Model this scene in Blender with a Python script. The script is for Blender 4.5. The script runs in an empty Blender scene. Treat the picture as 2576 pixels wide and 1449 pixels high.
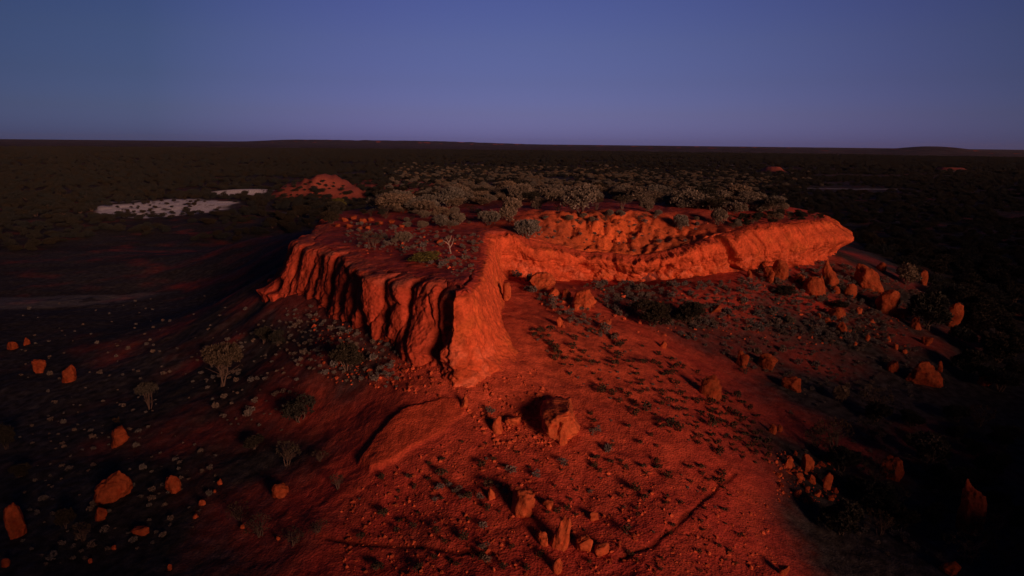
import bpy, math, random
import numpy as np
from mathutils import Matrix, Vector

# ------------------------------------------------------------------ camera, sky, sun, exposure
S = bpy.context.scene
COL = S.collection
CAM_Z, PITCH, ROLL, HFOV = 24.0, math.radians(12.0), math.radians(0.6), math.radians(73.7)
cam = bpy.data.objects.new('camera', bpy.data.cameras.new('camera'))
COL.objects.link(cam)
cam.data.sensor_width = 36.0
cam.data.lens = 18.0 / math.tan(HFOV / 2)
cam.data.clip_start, cam.data.clip_end = 0.5, 60000.0
cP, sP, cR, sR = math.cos(PITCH), math.sin(PITCH), math.cos(ROLL), math.sin(ROLL)
right, up, back = (cR, sR * sP, sR * cP), (-sR, cR * sP, cR * cP), (0, -cP, sP)
cam.matrix_world = Matrix(((right[0], up[0], back[0], 0), (right[1], up[1], back[1], 0),
                           (right[2], up[2], back[2], CAM_Z), (0, 0, 0, 1)))
S.camera = cam

SUN_AZ, SUN_EL = math.radians(33.0), math.radians(9.0)      # light comes from behind the camera, a little to the right
to_sun = Vector((math.sin(SUN_AZ) * math.cos(SUN_EL), -math.cos(SUN_AZ) * math.cos(SUN_EL), math.sin(SUN_EL)))
sun = bpy.data.objects.new('sun', bpy.data.lights.new('sun', 'SUN'))
COL.objects.link(sun)
sun.data.energy = 3.25
sun.data.color = (1.0, 0.44, 0.25)
sun.data.angle = math.radians(16.0)
sun.rotation_euler = to_sun.to_track_quat('Z', 'Y').to_euler()

W = bpy.data.worlds.new('World')
S.world = W
W.use_nodes = True
wt = W.node_tree
wt.nodes.clear()
def wn(t, **k):
    n = wt.nodes.new(t)
    for a, b in k.items(): setattr(n, a, b)
    return n
out = wn('ShaderNodeOutputWorld'); bg = wn('ShaderNodeBackground')
sky = wn('ShaderNodeTexSky', sky_type='NISHITA')
sky.sun_disc = False
sky.sun_elevation = SUN_EL
sky.sun_rotation = math.pi - SUN_AZ
sky.altitude = 300; sky.air_density = 1.0; sky.dust_density = 0.6; sky.ozone_density = 2.0
# dusk: the sky darkens overhead and away from the band facing the afterglow
tc = wn('ShaderNodeTexCoord'); sep = wn('ShaderNodeSeparateXYZ')
wt.links.new(tc.outputs['Generated'], sep.inputs[0])
el = wn('ShaderNodeValToRGB')                                # tint by elevation
el.color_ramp.interpolation = 'LINEAR'
for i, (p, c) in enumerate([(0.0, (.22, .24, 1.07)), (.04, (.232, .215, .68)), (.081, (.24, .207, .53)), (.133, (.272, .224, .49)), (.184, (.274, .223, .495)), (.45, (.14, .12, .28)), (1.0, (.08, .07, .16))]):
    e = el.color_ramp.elements[i] if i < 2 else el.color_ramp.elements.new(p)
    e.position = p; e.color = (*c, 1)
wt.links.new(sep.outputs['Z'], el.inputs[0])
az = wn('ShaderNodeValToRGB')                                # dimmer away from due north
az.color_ramp.interpolation = 'LINEAR'
for i, (p, c) in enumerate([(.45, (.2, .28, .28)), (.815, (.45, .55, .52)), (.94, (.82, .81, .84)), (1.0, (1, 1, 1))]):
    e = az.color_ramp.elements[i] if i < 2 else az.color_ramp.elements.new(p)
    e.position = p; e.color = (*c, 1)
vn = wn('ShaderNodeVectorMath', operation='MULTIPLY'); vn.inputs[1].default_value = (1, 1, 0)
nn = wn('ShaderNodeVectorMath', operation='NORMALIZE')
dt = wn('ShaderNodeVectorMath', operation='DOT_PRODUCT'); dt.inputs[1].default_value = (0.14, .9902, 0)
wt.links.new(tc.outputs['Generated'], vn.inputs[0]); wt.links.new(vn.outputs[0], nn.inputs[0]); wt.links.new(nn.outputs[0], dt.inputs[0])
wt.links.new(dt.outputs['Value'], az.inputs[0])
m1 = wn('ShaderNodeMix', data_type='RGBA', blend_type='MULTIPLY'); m1.inputs[0].default_value = 1
m2 = wn('ShaderNodeMix', data_type='RGBA', blend_type='MULTIPLY'); m2.inputs[0].default_value = 1
wt.links.new(sky.outputs[0], m1.inputs[6]); wt.links.new(el.outputs[0], m1.inputs[7])
wt.links.new(m1.outputs[2], m2.inputs[6]); wt.links.new(az.outputs[0], m2.inputs[7])
wt.links.new(m2.outputs[2], bg.inputs['Color'])
bg.inputs['Strength'].default_value = 0.134
wt.links.new(bg.outputs[0], out.inputs['Surface'])

S.view_settings.view_transform = 'Standard'
S.view_settings.look = 'None'
S.view_settings.exposure = 0.0
S.view_settings.gamma = 1.0
S.cycles.max_bounces = 4
S.cycles.diffuse_bounces = 2

# ------------------------------------------------------------------ noise and small helpers
R0 = np.random.RandomState(7)
PERM = R0.permutation(512).astype(np.int64); PERM = np.concatenate([PERM, PERM, PERM])
GR = R0.normal(size=(512, 3)); GR /= np.linalg.norm(GR, axis=1)[:, None]

def perlin(x, y, z=None):
    x = np.asarray(x, float); y = np.asarray(y, float)
    z = np.zeros_like(x) if z is None else np.asarray(z, float) + np.zeros_like(x)
    xi, yi, zi = np.floor(x).astype(np.int64), np.floor(y).astype(np.int64), np.floor(z).astype(np.int64)
    xf, yf, zf = x - xi, y - yi, z - zi
    u, v, w = [t * t * t * (t * (t * 6 - 15) + 10) for t in (xf, yf, zf)]
    xi &= 511; yi &= 511; zi &= 511
    def g(dx, dy, dz):
        h = PERM[PERM[PERM[(xi + dx) & 511] + ((yi + dy) & 511)] + ((zi + dz) & 511)]
        q = GR[h]
        return q[..., 0] * (xf - dx) + q[..., 1] * (yf - dy) + q[..., 2] * (zf - dz)
    l = lambda a, b, t: a + (b - a) * t
    return 1.5 * l(l(l(g(0,0,0), g(1,0,0), u), l(g(0,1,0), g(1,1,0), u), v),
                   l(l(g(0,0,1), g(1,0,1), u), l(g(0,1,1), g(1,1,1), u), v), w)

def fbm(x, y, z=None, octv=4, gain=.5):
    a, t, f = 1.0, 0.0, 1.0
    for i in range(octv):
        t = t + a * perlin(x * f + 13.7 * i, y * f + 5.1 * i, None if z is None else z * f + 3.3 * i)
        a *= gain; f *= 2.03
    return t

def worley(x, y, z, seed=0):
    """distance to the nearest and second nearest of scattered points"""
    xi, yi, zi = [np.floor(t).astype(np.int64) for t in (x, y, z)]
    f1 = np.full(x.shape, 9.0); f2 = np.full(x.shape, 9.0)
    for dx in (-1, 0, 1):
        for dy in (-1, 0, 1):
            for dz in (-1, 0, 1):
                h = PERM[PERM[PERM[(xi + dx + seed) & 511] + ((yi + dy) & 511)] + ((zi + dz) & 511)]
                q = GR[h] * .42 + .5
                d = np.sqrt((xi + dx + q[..., 0] - x) ** 2 + (yi + dy + q[..., 1] - y) ** 2 + (zi + dz + q[..., 2] - z) ** 2)
                f2 = np.minimum(f2, np.maximum(f1, d)); f1 = np.minimum(f1, d)
    return f1, f2

def ridged(x, y, z=None, octv=3):
    a, t, f = 1.0, 0.0, 1.0
    for i in range(octv):
        t = t + a * (1 - 2 * np.abs(perlin(x * f + 7.7 * i, y * f + 2.1 * i, None if z is None else z * f)))
        a *= .5; f *= 2.1
    return t

def sstep(a, b, x):
    t = np.clip((x - a) / (b - a), 0, 1)
    return t * t * (3 - 2 * t)

def mesh_np(name, V, F, mat, tint=None, smooth=True):
    me = bpy.data.meshes.new(name)
    V = np.asarray(V, np.float32); F = np.asarray(F, np.int32)
    k = F.shape[1]
    me.vertices.add(len(V)); me.vertices.foreach_set('co', V.ravel())
    me.loops.add(F.size); me.loops.foreach_set('vertex_index', F.ravel())
    me.polygons.add(len(F))
    me.polygons.foreach_set('loop_start', np.arange(0, F.size, k, dtype=np.int32))
    me.polygons.foreach_set('use_smooth', np.full(len(F), smooth))
    me.update(calc_edges=True)
    if tint is not None:
        a = me.attributes.new('tint', 'FLOAT_COLOR', 'POINT')
        a.data.foreach_set('color', np.concatenate([tint, np.ones((len(tint), 1))], 1).astype(np.float32).ravel())
    me.materials.append(mat)
    return me

def link(name, me, parent=None, **props):
    o = bpy.data.objects.new(name, me); COL.objects.link(o)
    if parent is not None: o.parent = parent
    for k, v in props.items(): o[k] = v
    return o

# pixel (in a 2576-wide view of the photograph) -> ray
FPX = 512 / math.tan(HFOV / 2)
def ray(X, Y):
    u = (X / 2.5156 - 512) / FPX; v = -(Y / 2.5156 - 288) / FPX
    u, v = u * cR - v * sR, u * sR + v * cR
    return np.array([u, cP + v * sP, -sP + v * cP])
def on_z(X, Y, z):
    d = ray(X, Y); t = (z - CAM_Z) / d[2]
    return np.array([d[0] * t, d[1] * t, z])
def on_y(X, Y, y):
    d = ray(X, Y); t = y / d[1]
    return np.array([d[0] * t, y, CAM_Z + d[2] * t])

# ------------------------------------------------------------------ materials
def new_mat(name):
    m = bpy.data.materials.new(name); m.use_nodes = True
    nt = m.node_tree; b = nt.nodes['Principled BSDF']
    b.inputs['Roughness'].default_value = 0.95
    b.inputs['Specular IOR Level'].default_value = 0.1
    return m, nt, b

def earth_mat(name, scale_fine, bump_d, var=.35, pit=0.0):
    """tint attribute (colour of soil or rock, some shade painted in) x fine mottling, with bump grain in object space"""
    m, nt, b = new_mat(name)
    at = nt.nodes.new('ShaderNodeAttribute'); at.attribute_name = 'tint'
    tcn = nt.nodes.new('ShaderNodeTexCoord')
    n1 = nt.nodes.new('ShaderNodeTexNoise'); n1.inputs['Scale'].default_value = scale_fine
    n1.inputs['Detail'].default_value = 6; n1.inputs['Roughness'].default_value = .65
    n2 = nt.nodes.new('ShaderNodeTexNoise'); n2.inputs['Scale'].default_value = scale_fine * .22
    n2.inputs['Detail'].default_value = 5
    for n in (n1, n2): nt.links.new(tcn.outputs['Object'], n.inputs['Vector'])
    r = nt.nodes.new('ShaderNodeMapRange'); r.inputs['From Min'].default_value = .3; r.inputs['From Max'].default_value = .7
    r.inputs['To Min'].default_value = 1 - var; r.inputs['To Max'].default_value = 1 + var
    nt.links.new(n1.outputs[0], r.inputs['Value'])
    r2 = nt.nodes.new('ShaderNodeMapRange'); r2.inputs['From Min'].default_value = .3; r2.inputs['From Max'].default_value = .7
    r2.inputs['To Min'].default_value = 1 - var * .8; r2.inputs['To Max'].default_value = 1 + var * .8
    nt.links.new(n2.outputs[0], r2.inputs['Value'])
    mu = nt.nodes.new('ShaderNodeMath'); mu.operation = 'MULTIPLY'
    nt.links.new(r.outputs[0], mu.inputs[0]); nt.links.new(r2.outputs[0], mu.inputs[1])
    vm = nt.nodes.new('ShaderNodeVectorMath'); vm.operation = 'SCALE'
    nt.links.new(at.outputs['Color'], vm.inputs[0]); nt.links.new(mu.outputs[0], vm.inputs['Scale'])
    nt.links.new(vm.outputs[0], b.inputs['Base Color'])
    bp = nt.nodes.new('ShaderNodeBump'); bp.inputs['Strength'].default_value = .8; bp.inputs['Distance'].default_value = bump_d
    h = n1.outputs[0]
    if pit:
        vo = nt.nodes.new('ShaderNodeTexVoronoi'); vo.inputs['Scale'].default_value = pit
        nt.links.new(tcn.outputs['Object'], vo.inputs['Vector'])
        ad = nt.nodes.new('ShaderNodeMath'); ad.operation = 'ADD'
        nt.links.new(n1.outputs[0], ad.inputs[0]); nt.links.new(vo.outputs['Distance'], ad.inputs[1]); h = ad.outputs[0]
    nt.links.new(h, bp.inputs['Height']); nt.links.new(bp.outputs[0], b.inputs['Normal'])
    return m

M_ground = earth_mat('red_soil', 7.0, .05, .34, 7.0)
M_rock = earth_mat('red_rock', 4.5, .10, .30, 3.0)

def leaf_mat(name, c, var=.5):
    m, nt, b = new_mat(name)
    oi = nt.nodes.new('ShaderNodeObjectInfo'); g = nt.nodes.new('ShaderNodeNewGeometry')
    r = nt.nodes.new('ShaderNodeMapRange'); r.inputs['To Min'].default_value = 1 - var; r.inputs['To Max'].default_value = 1 + var
    nt.links.new(g.outputs['Random Per Island'], r.inputs['Value'])
    mx = nt.nodes.new('ShaderNodeMix'); mx.data_type = 'RGBA'
    mx.inputs[6].default_value = (*c, 1); mx.inputs[7].default_value = (c[0] * 1.25, c[1] * .95, c[2] * .75, 1)
    nt.links.new(oi.outputs['Random'], mx.inputs[0])
    vm = nt.nodes.new('ShaderNodeVectorMath'); vm.operation = 'SCALE'
    nt.links.new(mx.outputs[2], vm.inputs[0]); nt.links.new(r.outputs[0], vm.inputs['Scale'])
    nt.links.new(vm.outputs[0], b.inputs['Base Color'])
    return m
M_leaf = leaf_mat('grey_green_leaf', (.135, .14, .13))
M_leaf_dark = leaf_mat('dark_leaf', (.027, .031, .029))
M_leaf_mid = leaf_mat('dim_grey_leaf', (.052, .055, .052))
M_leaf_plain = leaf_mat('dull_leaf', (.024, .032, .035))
M_leaf_yellow = leaf_mat('yellow_green_leaf', (.115, .12, .04))
M_salt = leaf_mat('pale_grey_leaf', (.122, .127, .135))
M_tuft = leaf_mat('dry_dark_leaf', (.05, .045, .035))
M_wood, nt_, b_ = new_mat('bark')
b_.inputs['Base Color'].default_value = (.10, .075, .065, 1)
M_dead, nt_, b_ = new_mat('bleached_wood')
b_.inputs['Base Color'].default_value = (.30, .24, .22, 1)

# ------------------------------------------------------------------ mesa outline: rim and foot curves
#   rim (X, Y, depth)   foot (X, Y, depth)
ST = [((744,610,79),(673,741,77)), ((763,622,76),(745,738,75)), ((800,634,72.5),(796,738,72)),
      ((838,634,70.5),(834,786,67.5)), ((871,664,66),(875,794,64.5)), ((924,686,61.5),(939,812,60.5)),
      ((969,697,59),(999,850,57)), ((1019,712,56.8),(1035,882,54)), ((1075,708,55.4),(1070,884,53)),
      ((1115,724,54.2),(1118,925,51.5)), ((1143,748,52),(1147,981,49)), ((1192,739,53),(1215,967,50)),
      ((1216,704,57.5),(1288,945,52)), ((1220,690,60),(1322,912,54.5)), ((1224,675,63),(1290,856,59.5)),
      ((1232,645,70),(1274,765,70)), ((1240,615,77),(1274,706,79.5)), ((1250,589,82.5),(1290,694,84.3)),
      ((1290,586,84),(1322,700,84.6)), ((1322,614,84),(1362,703,84.5)), ((1403,625,85.5),(1420,704,86)),
      ((1480,641,87),(1500,704,88)), ((1620,652,86),(1610,709,88)), ((1720,628,87),(1740,700,89)),
      ((1800,602,89),(1850,682,91)), ((1865,585,90.5),(1905,682,92.5)), ((1902,572,93),(1955,674,95)),
      ((1958,563,95),(1995,672,96.5)), ((2014,560,98),(2032,668,99)), ((2075,553,102),(2076,650,104)),
      ((2106,562,107),(2098,640,109))]
rim = np.array([on_y(*a) for a, b in ST]); foot = np.array([on_y(*b) for a, b in ST])
stX = np.array([.5 * (a[0] + b[0]) for a, b in ST]); rimX = np.array([a[0] for a, b in ST])
# ends that turn away behind the mesa
rim = np.vstack([[-29.5, 106, 12.2], [-27, 92, 12.2], rim, [53.2, 112, 12.2], [56, 122, 12.0]])
foot = np.vstack([[-32, 106, 9], [-30.3, 91, 7.8], foot, [54.5, 114, 6.5], [58.5, 124, 7]])
rimX = np.r_[600, 700, rimX, 2125, 2140]
seg = np.r_[0, np.cumsum(np.linalg.norm(np.diff(rim[:, :2] * .5 + foot[:, :2] * .5, axis=0), axis=1))]
NU = 1700
su = np.linspace(0, seg[-1], NU)
def crom(t, P, s):
    """Catmull-Rom-ish smooth interpolation through stations"""
    P = np.asarray(P, float); P2 = P if P.ndim == 2 else P[:, None]
    m = np.gradient(P2, t, axis=0)
    d = np.diff(P2, axis=0) / np.diff(t)[:, None]
    # limited tangents
    for i in range(1, len(t) - 1):
        m[i] = np.where(d[i - 1] * d[i] > 0, np.sign(d[i]) * np.minimum(np.abs(m[i]), 2.2 * np.minimum(np.abs(d[i - 1]), np.abs(d[i]))), m[i] * .5)
    i = np.clip(np.searchsorted(t, s) - 1, 0, len(t) - 2)
    h = (t[i + 1] - t[i])[:, None]; x = ((s - t[i])[:, None]) / h
    r = (2*x**3 - 3*x**2 + 1) * P2[i] + (x**3 - 2*x**2 + x) * h * m[i] + (-2*x**3 + 3*x**2) * P2[i + 1] + (x**3 - x**2) * h * m[i + 1]
    return r if P.ndim == 2 else r[:, 0]
Rm, Ft = crom(seg, rim, su), crom(seg, foot, su)
Xu = np.interp(su, seg, rimX)
mid = (Rm + Ft)[:, :2] * .5
tan = np.gradient(mid, su, axis=0)
for _ in range(30): tan[1:-1] = (tan[:-2] + tan[1:-1] * 2 + tan[2:]) / 4
tan /= np.linalg.norm(tan, axis=1)[:, None]
nrm = np.stack([tan[:, 1], -tan[:, 0]], 1)                  # outward (path runs left to right, mesa on its left)

POLY = np.vstack([rim[:, :2], [[58, 140], [60, 165], [56, 205], [30, 245], [-10, 245], [-42, 205], [-38, 150], [-34, 120]]])
def signed_dist(x, y, poly):
    """positive inside"""
    d2 = np.full(x.shape, 1e18); ins = np.zeros(x.shape, bool)
    n = len(poly)
    for i in range(n):
        ax, ay = poly[i]; bx, by = poly[(i + 1) % n]
        ex, ey = bx - ax, by - ay
        t = np.clip(((x - ax) * ex + (y - ay) * ey) / (ex * ex + ey * ey), 0, 1)
        d2 = np.minimum(d2, (x - ax - t * ex) ** 2 + (y - ay - t * ey) ** 2)
        c = ((ay > y) != (by > y)) & (x < (bx - ax) * (y - ay) / (by - ay + 1e-12) + ax)
        ins ^= c
    return np.where(ins, 1, -1) * np.sqrt(d2)

# ------------------------------------------------------------------ terrain heights
def tps_fit(P, v, reg=1e-3):
    n = len(P); d = np.linalg.norm(P[:, None] - P[None], axis=2)
    K = np.where(d > 0, d * d * np.log(d + 1e-9), 0) + np.eye(n) * reg * 1000
    A = np.zeros((n + 3, n + 3)); A[:n, :n] = K; A[:n, n] = 1; A[:n, n + 1:] = P
    A[n:, :n] = A[:n, n:].T
    return P, np.linalg.solve(A, np.r_[v, 0, 0, 0])
def tps_eval(fit, x, y):
    P, c = fit; r = np.full(x.shape, c[len(P)]) + c[len(P) + 1] * x + c[len(P) + 2] * y
    for (px, py), w in zip(P, c[:len(P)]):
        d2 = (x - px) ** 2 + (y - py) ** 2 + 1e-9
        r += w * .5 * d2 * np.log(d2)
    return r

#  X, Y, z, redness of the soil there
LOWC = [(1400,850,6.9,1),(1490,810,6.6,.9),(1500,950,5.1,1),(1620,900,4.9,1),(1300,1050,4.4,1),(1400,1100,3.9,1),(1550,1100,3.7,1),
 (1700,1000,3.9,1),(1300,1250,2.9,1),(1500,1250,2.7,1),(1700,1200,2.8,1),(1300,1440,1.6,.9),(1600,1440,1.9,1),(1800,1440,1.3,1),
 (1860,1150,2.0,.8),(1040,1080,4.0,1),(930,1180,2.6,1),(930,1260,1.6,.9),(1000,1440,.8,.8),(700,1440,-.4,.5),(520,1250,-.4,.2),
 (700,1150,.7,.35),(900,960,4.2,.3),(1040,960,5.0,.8),(760,860,4.6,.2),(620,900,1.9,.2),(760,790,6.0,.35),(650,800,3.7,.2),(450,1000,.0,.12),
 (300,1000,-1.2,.05),(100,1000,-2,.03),(250,1300,-1.2,.06),(50,1300,-2,.03),(100,1440,-2,.03),(400,1440,-1.2,.25),(300,800,-2,.05),(560,760,-.8,.1),(100,800,-2,.05),
 (560,690,-.5,.25),(520,640,0.2,.3),(680,650,3.5,.35),(740,610,6.0,.45),(620,600,2.6,.35),(400,640,-1.4,.3),(100,690,-2,.12),(150,640,-2,.25),
 (1750,722,7.1,.8),(1600,760,6.0,.3),(1450,730,7.6,.9),(1750,810,4.4,.3),(1900,750,5.4,.55),(1900,850,2.9,.42),(2050,760,4.3,.6),(2050,850,2.3,.3),
 (2200,800,2.5,.35),(1880,1000,1.3,.5),(2100,1000,0,.12),(2300,950,-.6,.06),(2400,800,0,.06),(2500,1000,-1.6,.03),(2100,1200,-.6,.1),(1960,1100,1.0,.3),
 (2000,1300,-.3,.4),(2300,1300,-2,.03),(2500,1400,-2,.03),(2200,1440,-1.6,.04),(1900,1440,.5,.6),(2150,650,6.0,.35),(2220,690,4.3,.25),(2330,660,.8,.12),
 (2500,720,-1.2,.03),(2400,620,-2,.03),(500,560,-2,.2),(700,520,-2,.3),(200,560,-2,.03)]
lp = np.array([on_z(X, Y, z) for X, Y, z, r in LOWC]); lr = np.array([q[3] for q in LOWC])
fb = foot[1:-1:1]; lp2 = np.vstack([lp, fb]); lr2 = np.r_[lr, np.where(np.arange(len(fb)) < 9, .42, np.where(np.arange(len(fb)) > 22, .42, .95))]
ring = [(260 * math.sin(a), 260 * math.cos(a), -2.0) for a in np.linspace(-math.pi, math.pi, 26)[:-1]]
ring += [(70 * math.sin(a), 70 * math.cos(a), -1.5) for a in np.linspace(1.4, 4.9, 9)] + [(-20, 5, -1), (20, 5, -1), (0, 5, .6), (0, 18, 1.0), (80, 60, -2), (110, 130, -2), (-90, 70, -2), (-80, 130, -2), (-60, 160, -1.8)]
lp2 = np.vstack([lp2, ring])
FIT_LOW = tps_fit(lp2[:, :2], lp2[:, 2], .02)

topc = [(*p[:2], p[2]) for p in rim]
topc += [(3.9, 95, 13.4), (8, 95.5, 13.5), (12, 96.5, 13.6), (17, 98, 13.6), (22, 99.5, 13.5), (9, 91.5, 10.9), (14, 91.5, 10.8), (19, 92.5, 11.0), (24, 94.5, 11.5), (27, 97, 13.0), (31, 98, 13.0), (33, 103, 13.7), (38, 102, 13.1), (40, 108, 13.9), (44, 107, 13.0), (47, 113, 13.6), (-8, 75, 12.7), (-15, 85, 12.8),
         (-5, 90, 13.2), (-20, 100, 12.8), (0, 115, 13.4), (25, 125, 13.2), (45, 135, 12.8), (-15, 140, 12.8), (15, 160, 12.6), (40, 170, 11.6),
         (-25, 175, 10.6), (20, 200, 9.8), (50, 200, 7.5), (-10, 235, 5.5), (20, 245, 5), (-38, 200, 5.5), (-36, 150, 9.5), (64, 160, 8.5), (55, 215, 5)]
topc = np.array(topc); FIT_TOP = tps_fit(topc[:, :2], topc[:, 2], .002)

CLAY = [(*on_z(425, 524, -2)[:2], 27, 30, .5), (*on_z(618, 488, -2)[:2], 17, 14, .1), (*on_z(90, 752, -2)[:2], 26, 5, .35), (-70, 250, 22, 6, .1), (150, 560, 50, 12, .0), (270, 900, 90, 16, 0), (210, 430, 40, 8, 0)]
def terrain(x, y):
    x = np.asarray(x, float); y = np.asarray(y, float)
    r = np.hypot(x, y)
    nearm = r < 300
    z = np.full(x.shape, -2.0); top = np.zeros(x.shape); sd = np.full(x.shape, -999.0)
    xn, yn = x[nearm], y[nearm]
    lo = tps_eval(FIT_LOW, xn, yn)
    lo = -2 + (lo + 2) * (1 - sstep(170, 260, r[nearm]))
    # roughness of the low ground
    lo = lo + .30 * fbm(xn * .11, yn * .11, octv=3) + .09 * fbm(xn * .55, yn * .55, octv=3) + .028 * ridged(xn * 1.6, yn * 1.6)
    rills = ridged(xn * .32 + .6 * perlin(xn * .1, yn * .1), yn * .10, octv=2)
    s = signed_dist(xn, yn, POLY)
    tp = tps_eval(FIT_TOP, xn, yn)
    tp = np.clip(tp, 3, 14.2) + .22 * fbm(xn * .15, yn * .15, octv=3) + .09 * fbm(xn * .9, yn * .9, octv=3)
    # eroded amphitheatre above the low rim
    bowl = np.exp(-(((xn - 15) / 13) ** 2 + ((yn - 94) / 7) ** 2))
    tp = tp + bowl * (.5 * ridged(xn * .42 + .5 * perlin(xn * .2, yn * .2), yn * .13, octv=3) + .25 * fbm(xn * 1.1, yn * 1.1, octv=2) - .4)
    wf1, wf2 = worley(xn[bowl > .05] * .48, yn[bowl > .05] * .34, xn[bowl > .05] * 0)
    tp[bowl > .05] += bowl[bowl > .05] * (.8 * (.55 - wf1) - .35 * np.exp(-(wf2 - wf1) / .10))
    width = .35 + 24 * sstep(118, 165, yn)
    inset = .9 + 1.0 * ((xn > 1) & (yn > 80)) + .5 * (xn < -5.5)
    wgt = np.clip((s - inset) / width, 0, 1)
    z[nearm] = lo + (tp - lo) * wgt
    top[nearm] = wgt; sd[nearm] = s
    far = ~nearm
    # plain: very low swells, far ridges on the horizon
    xf, yf = x[far], y[far]; rf = r[far]; a = np.degrees(np.arctan2(xf, yf))
    sw = 1.4 * fbm(xf * .004, yf * .004, octv=3) * sstep(300, 700, rf) + .4 * fbm(xf * .03, yf * .03, octv=2) * sstep(300, 420, rf)
    ridge = (30 * np.exp(-((a - 31) / 3.0) ** 2) + 12 * np.exp(-((a - 13) / 6) ** 2) + 9 * np.exp(-((a - 22) / 5) ** 2)) * np.exp(-((rf - 4200) / 900) ** 2)
    ridge += (26 * sstep(-22, -17, a) * (1 - sstep(-8, 4, a)) + 10) * np.exp(-((rf - 7500) / 900) ** 2) * (1 + .12 * perlin(a * 1.3, a * 0))
    z[far] = z[far] + sw + ridge
    # white scarps: the clay lies on ground that rises away from the camera
    for cx, cy, rx, ry, hh in ((*on_z(425, 526, -2)[:2], 42, 34, 1.4), (*on_z(618, 488, -2)[:2], 20, 11, 2.0)):
        e = np.exp(-(((x - cx) / rx) ** 2 + ((y - cy - ry * .5) / ry) ** 2) ** 1.5)
        z += hh * e * sstep(cy - ry, cy + ry * .7, y) * (r > 150)
    # red mounds out on the plain
    for mx, my, rad, h in ((*on_z(785, 490, -2)[:2], 17, 4.9), (*on_z(845, 493, -2)[:2], 15, 3.9), (262, 700, 11, 4.5), (480, 760, 15, 3.5), (-52, 330, 16, 3), (-75, 400, 34, 2.5)):
        d = np.hypot((x - mx), (y - my) * .8) / rad
        near = d < 2.5
        dd = d[near] + .13 * perlin(x[near] * .2, y[near] * .2)
        z[near] += h * (1 - sstep(.5, 1.3, dd)) + (.25 * perlin(x[near] * .4, y[near] * .4) + .5 * ridged(x[near] * .12, y[near] * .06, octv=3)) * (1 - sstep(.8, 1.3, dd))
    # unseen low hills added behind the camera, with a saddle: they keep the last glow off the lower ground on both sides
    t = -math.sin(SUN_AZ) * x + math.cos(SUN_AZ) * y; q = math.cos(SUN_AZ) * x + math.sin(SUN_AZ) * y
    bh = t < 0
    tb, qb = t[bh], q[bh]
    near_blocker_h = 16 * sstep(30, 46, qb) * (1 - sstep(110, 140, qb)) + (18.5 * (1 - sstep(5, 20, qb)) + 12 * (1 - sstep(-24, -5, qb))) * sstep(-110, -80, qb)
    far_blocker_h = 40 * sstep(95, 140, qb) * (1 - sstep(600, 800, qb)) + 26 * (1 - sstep(-70, -35, qb)) * sstep(-500, -300, qb)
    near_blocker_h = np.maximum(near_blocker_h, 7.8)
    z[bh] += near_blocker_h * np.exp(-((tb + 34) / 13) ** 2) + far_blocker_h * np.exp(-((tb + 95) / 32) ** 2) * (1 + .15 * perlin(qb * .03, qb * 0))
    return z, top, sd

# polar sheet round the camera: dense where the photograph looks, coarse elsewhere
az_d = np.radians(np.arange(-42, 42.01, .115))
az_c = np.radians(np.linspace(42, 318, 90)[1:-1])
AZ = np.r_[az_d, az_c]
rr = [.3, 3.0, 6.0]
while rr[-1] < 300: rr.append(rr[-1] * 1.0031)
while rr[-1] < 14000: rr.append(rr[-1] * 1.012)
RR = np.array(rr)
gx = np.outer(RR, np.sin(AZ)); gy = np.outer(RR, np.cos(AZ))
gz, gtop, gsd = terrain(gx.ravel(), gy.ravel())
gz = gz.reshape(gx.shape); gtop = gtop.reshape(gx.shape); gsd = gsd.reshape(gx.shape)
NR, NA = gx.shape

# animal pads / gully lines across the spur: shallow grooves
def hit(X, Y):
    d = ray(X, Y); a = math.atan2(d[0], d[1]); c = int(round((a - az_d[0]) / (az_d[1] - az_d[0])))
    c = min(max(c, 0), len(az_d) - 1)
    h = math.hypot(d[0], d[1]); zr = CAM_Z + d[2] / h * RR
    below = np.nonzero(gz[:, c] >= zr)[0]
    i = below[0] if len(below) else NR - 1
    r = RR[i]
    if 0 < i < NR - 1:
        a0 = zr[i - 1] - gz[i - 1, c]; a1 = zr[i] - gz[i, c]
        r = RR[i - 1] + (RR[i] - RR[i - 1]) * a0 / (a0 - a1 + 1e-9)
    return np.array([math.sin(a) * r, math.cos(a) * r, CAM_Z + d[2] / h * r])
def zat(x, y):
    z, t, s = terrain(np.array([x, ]), np.array([y, ]))
    return float(z[0])
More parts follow.
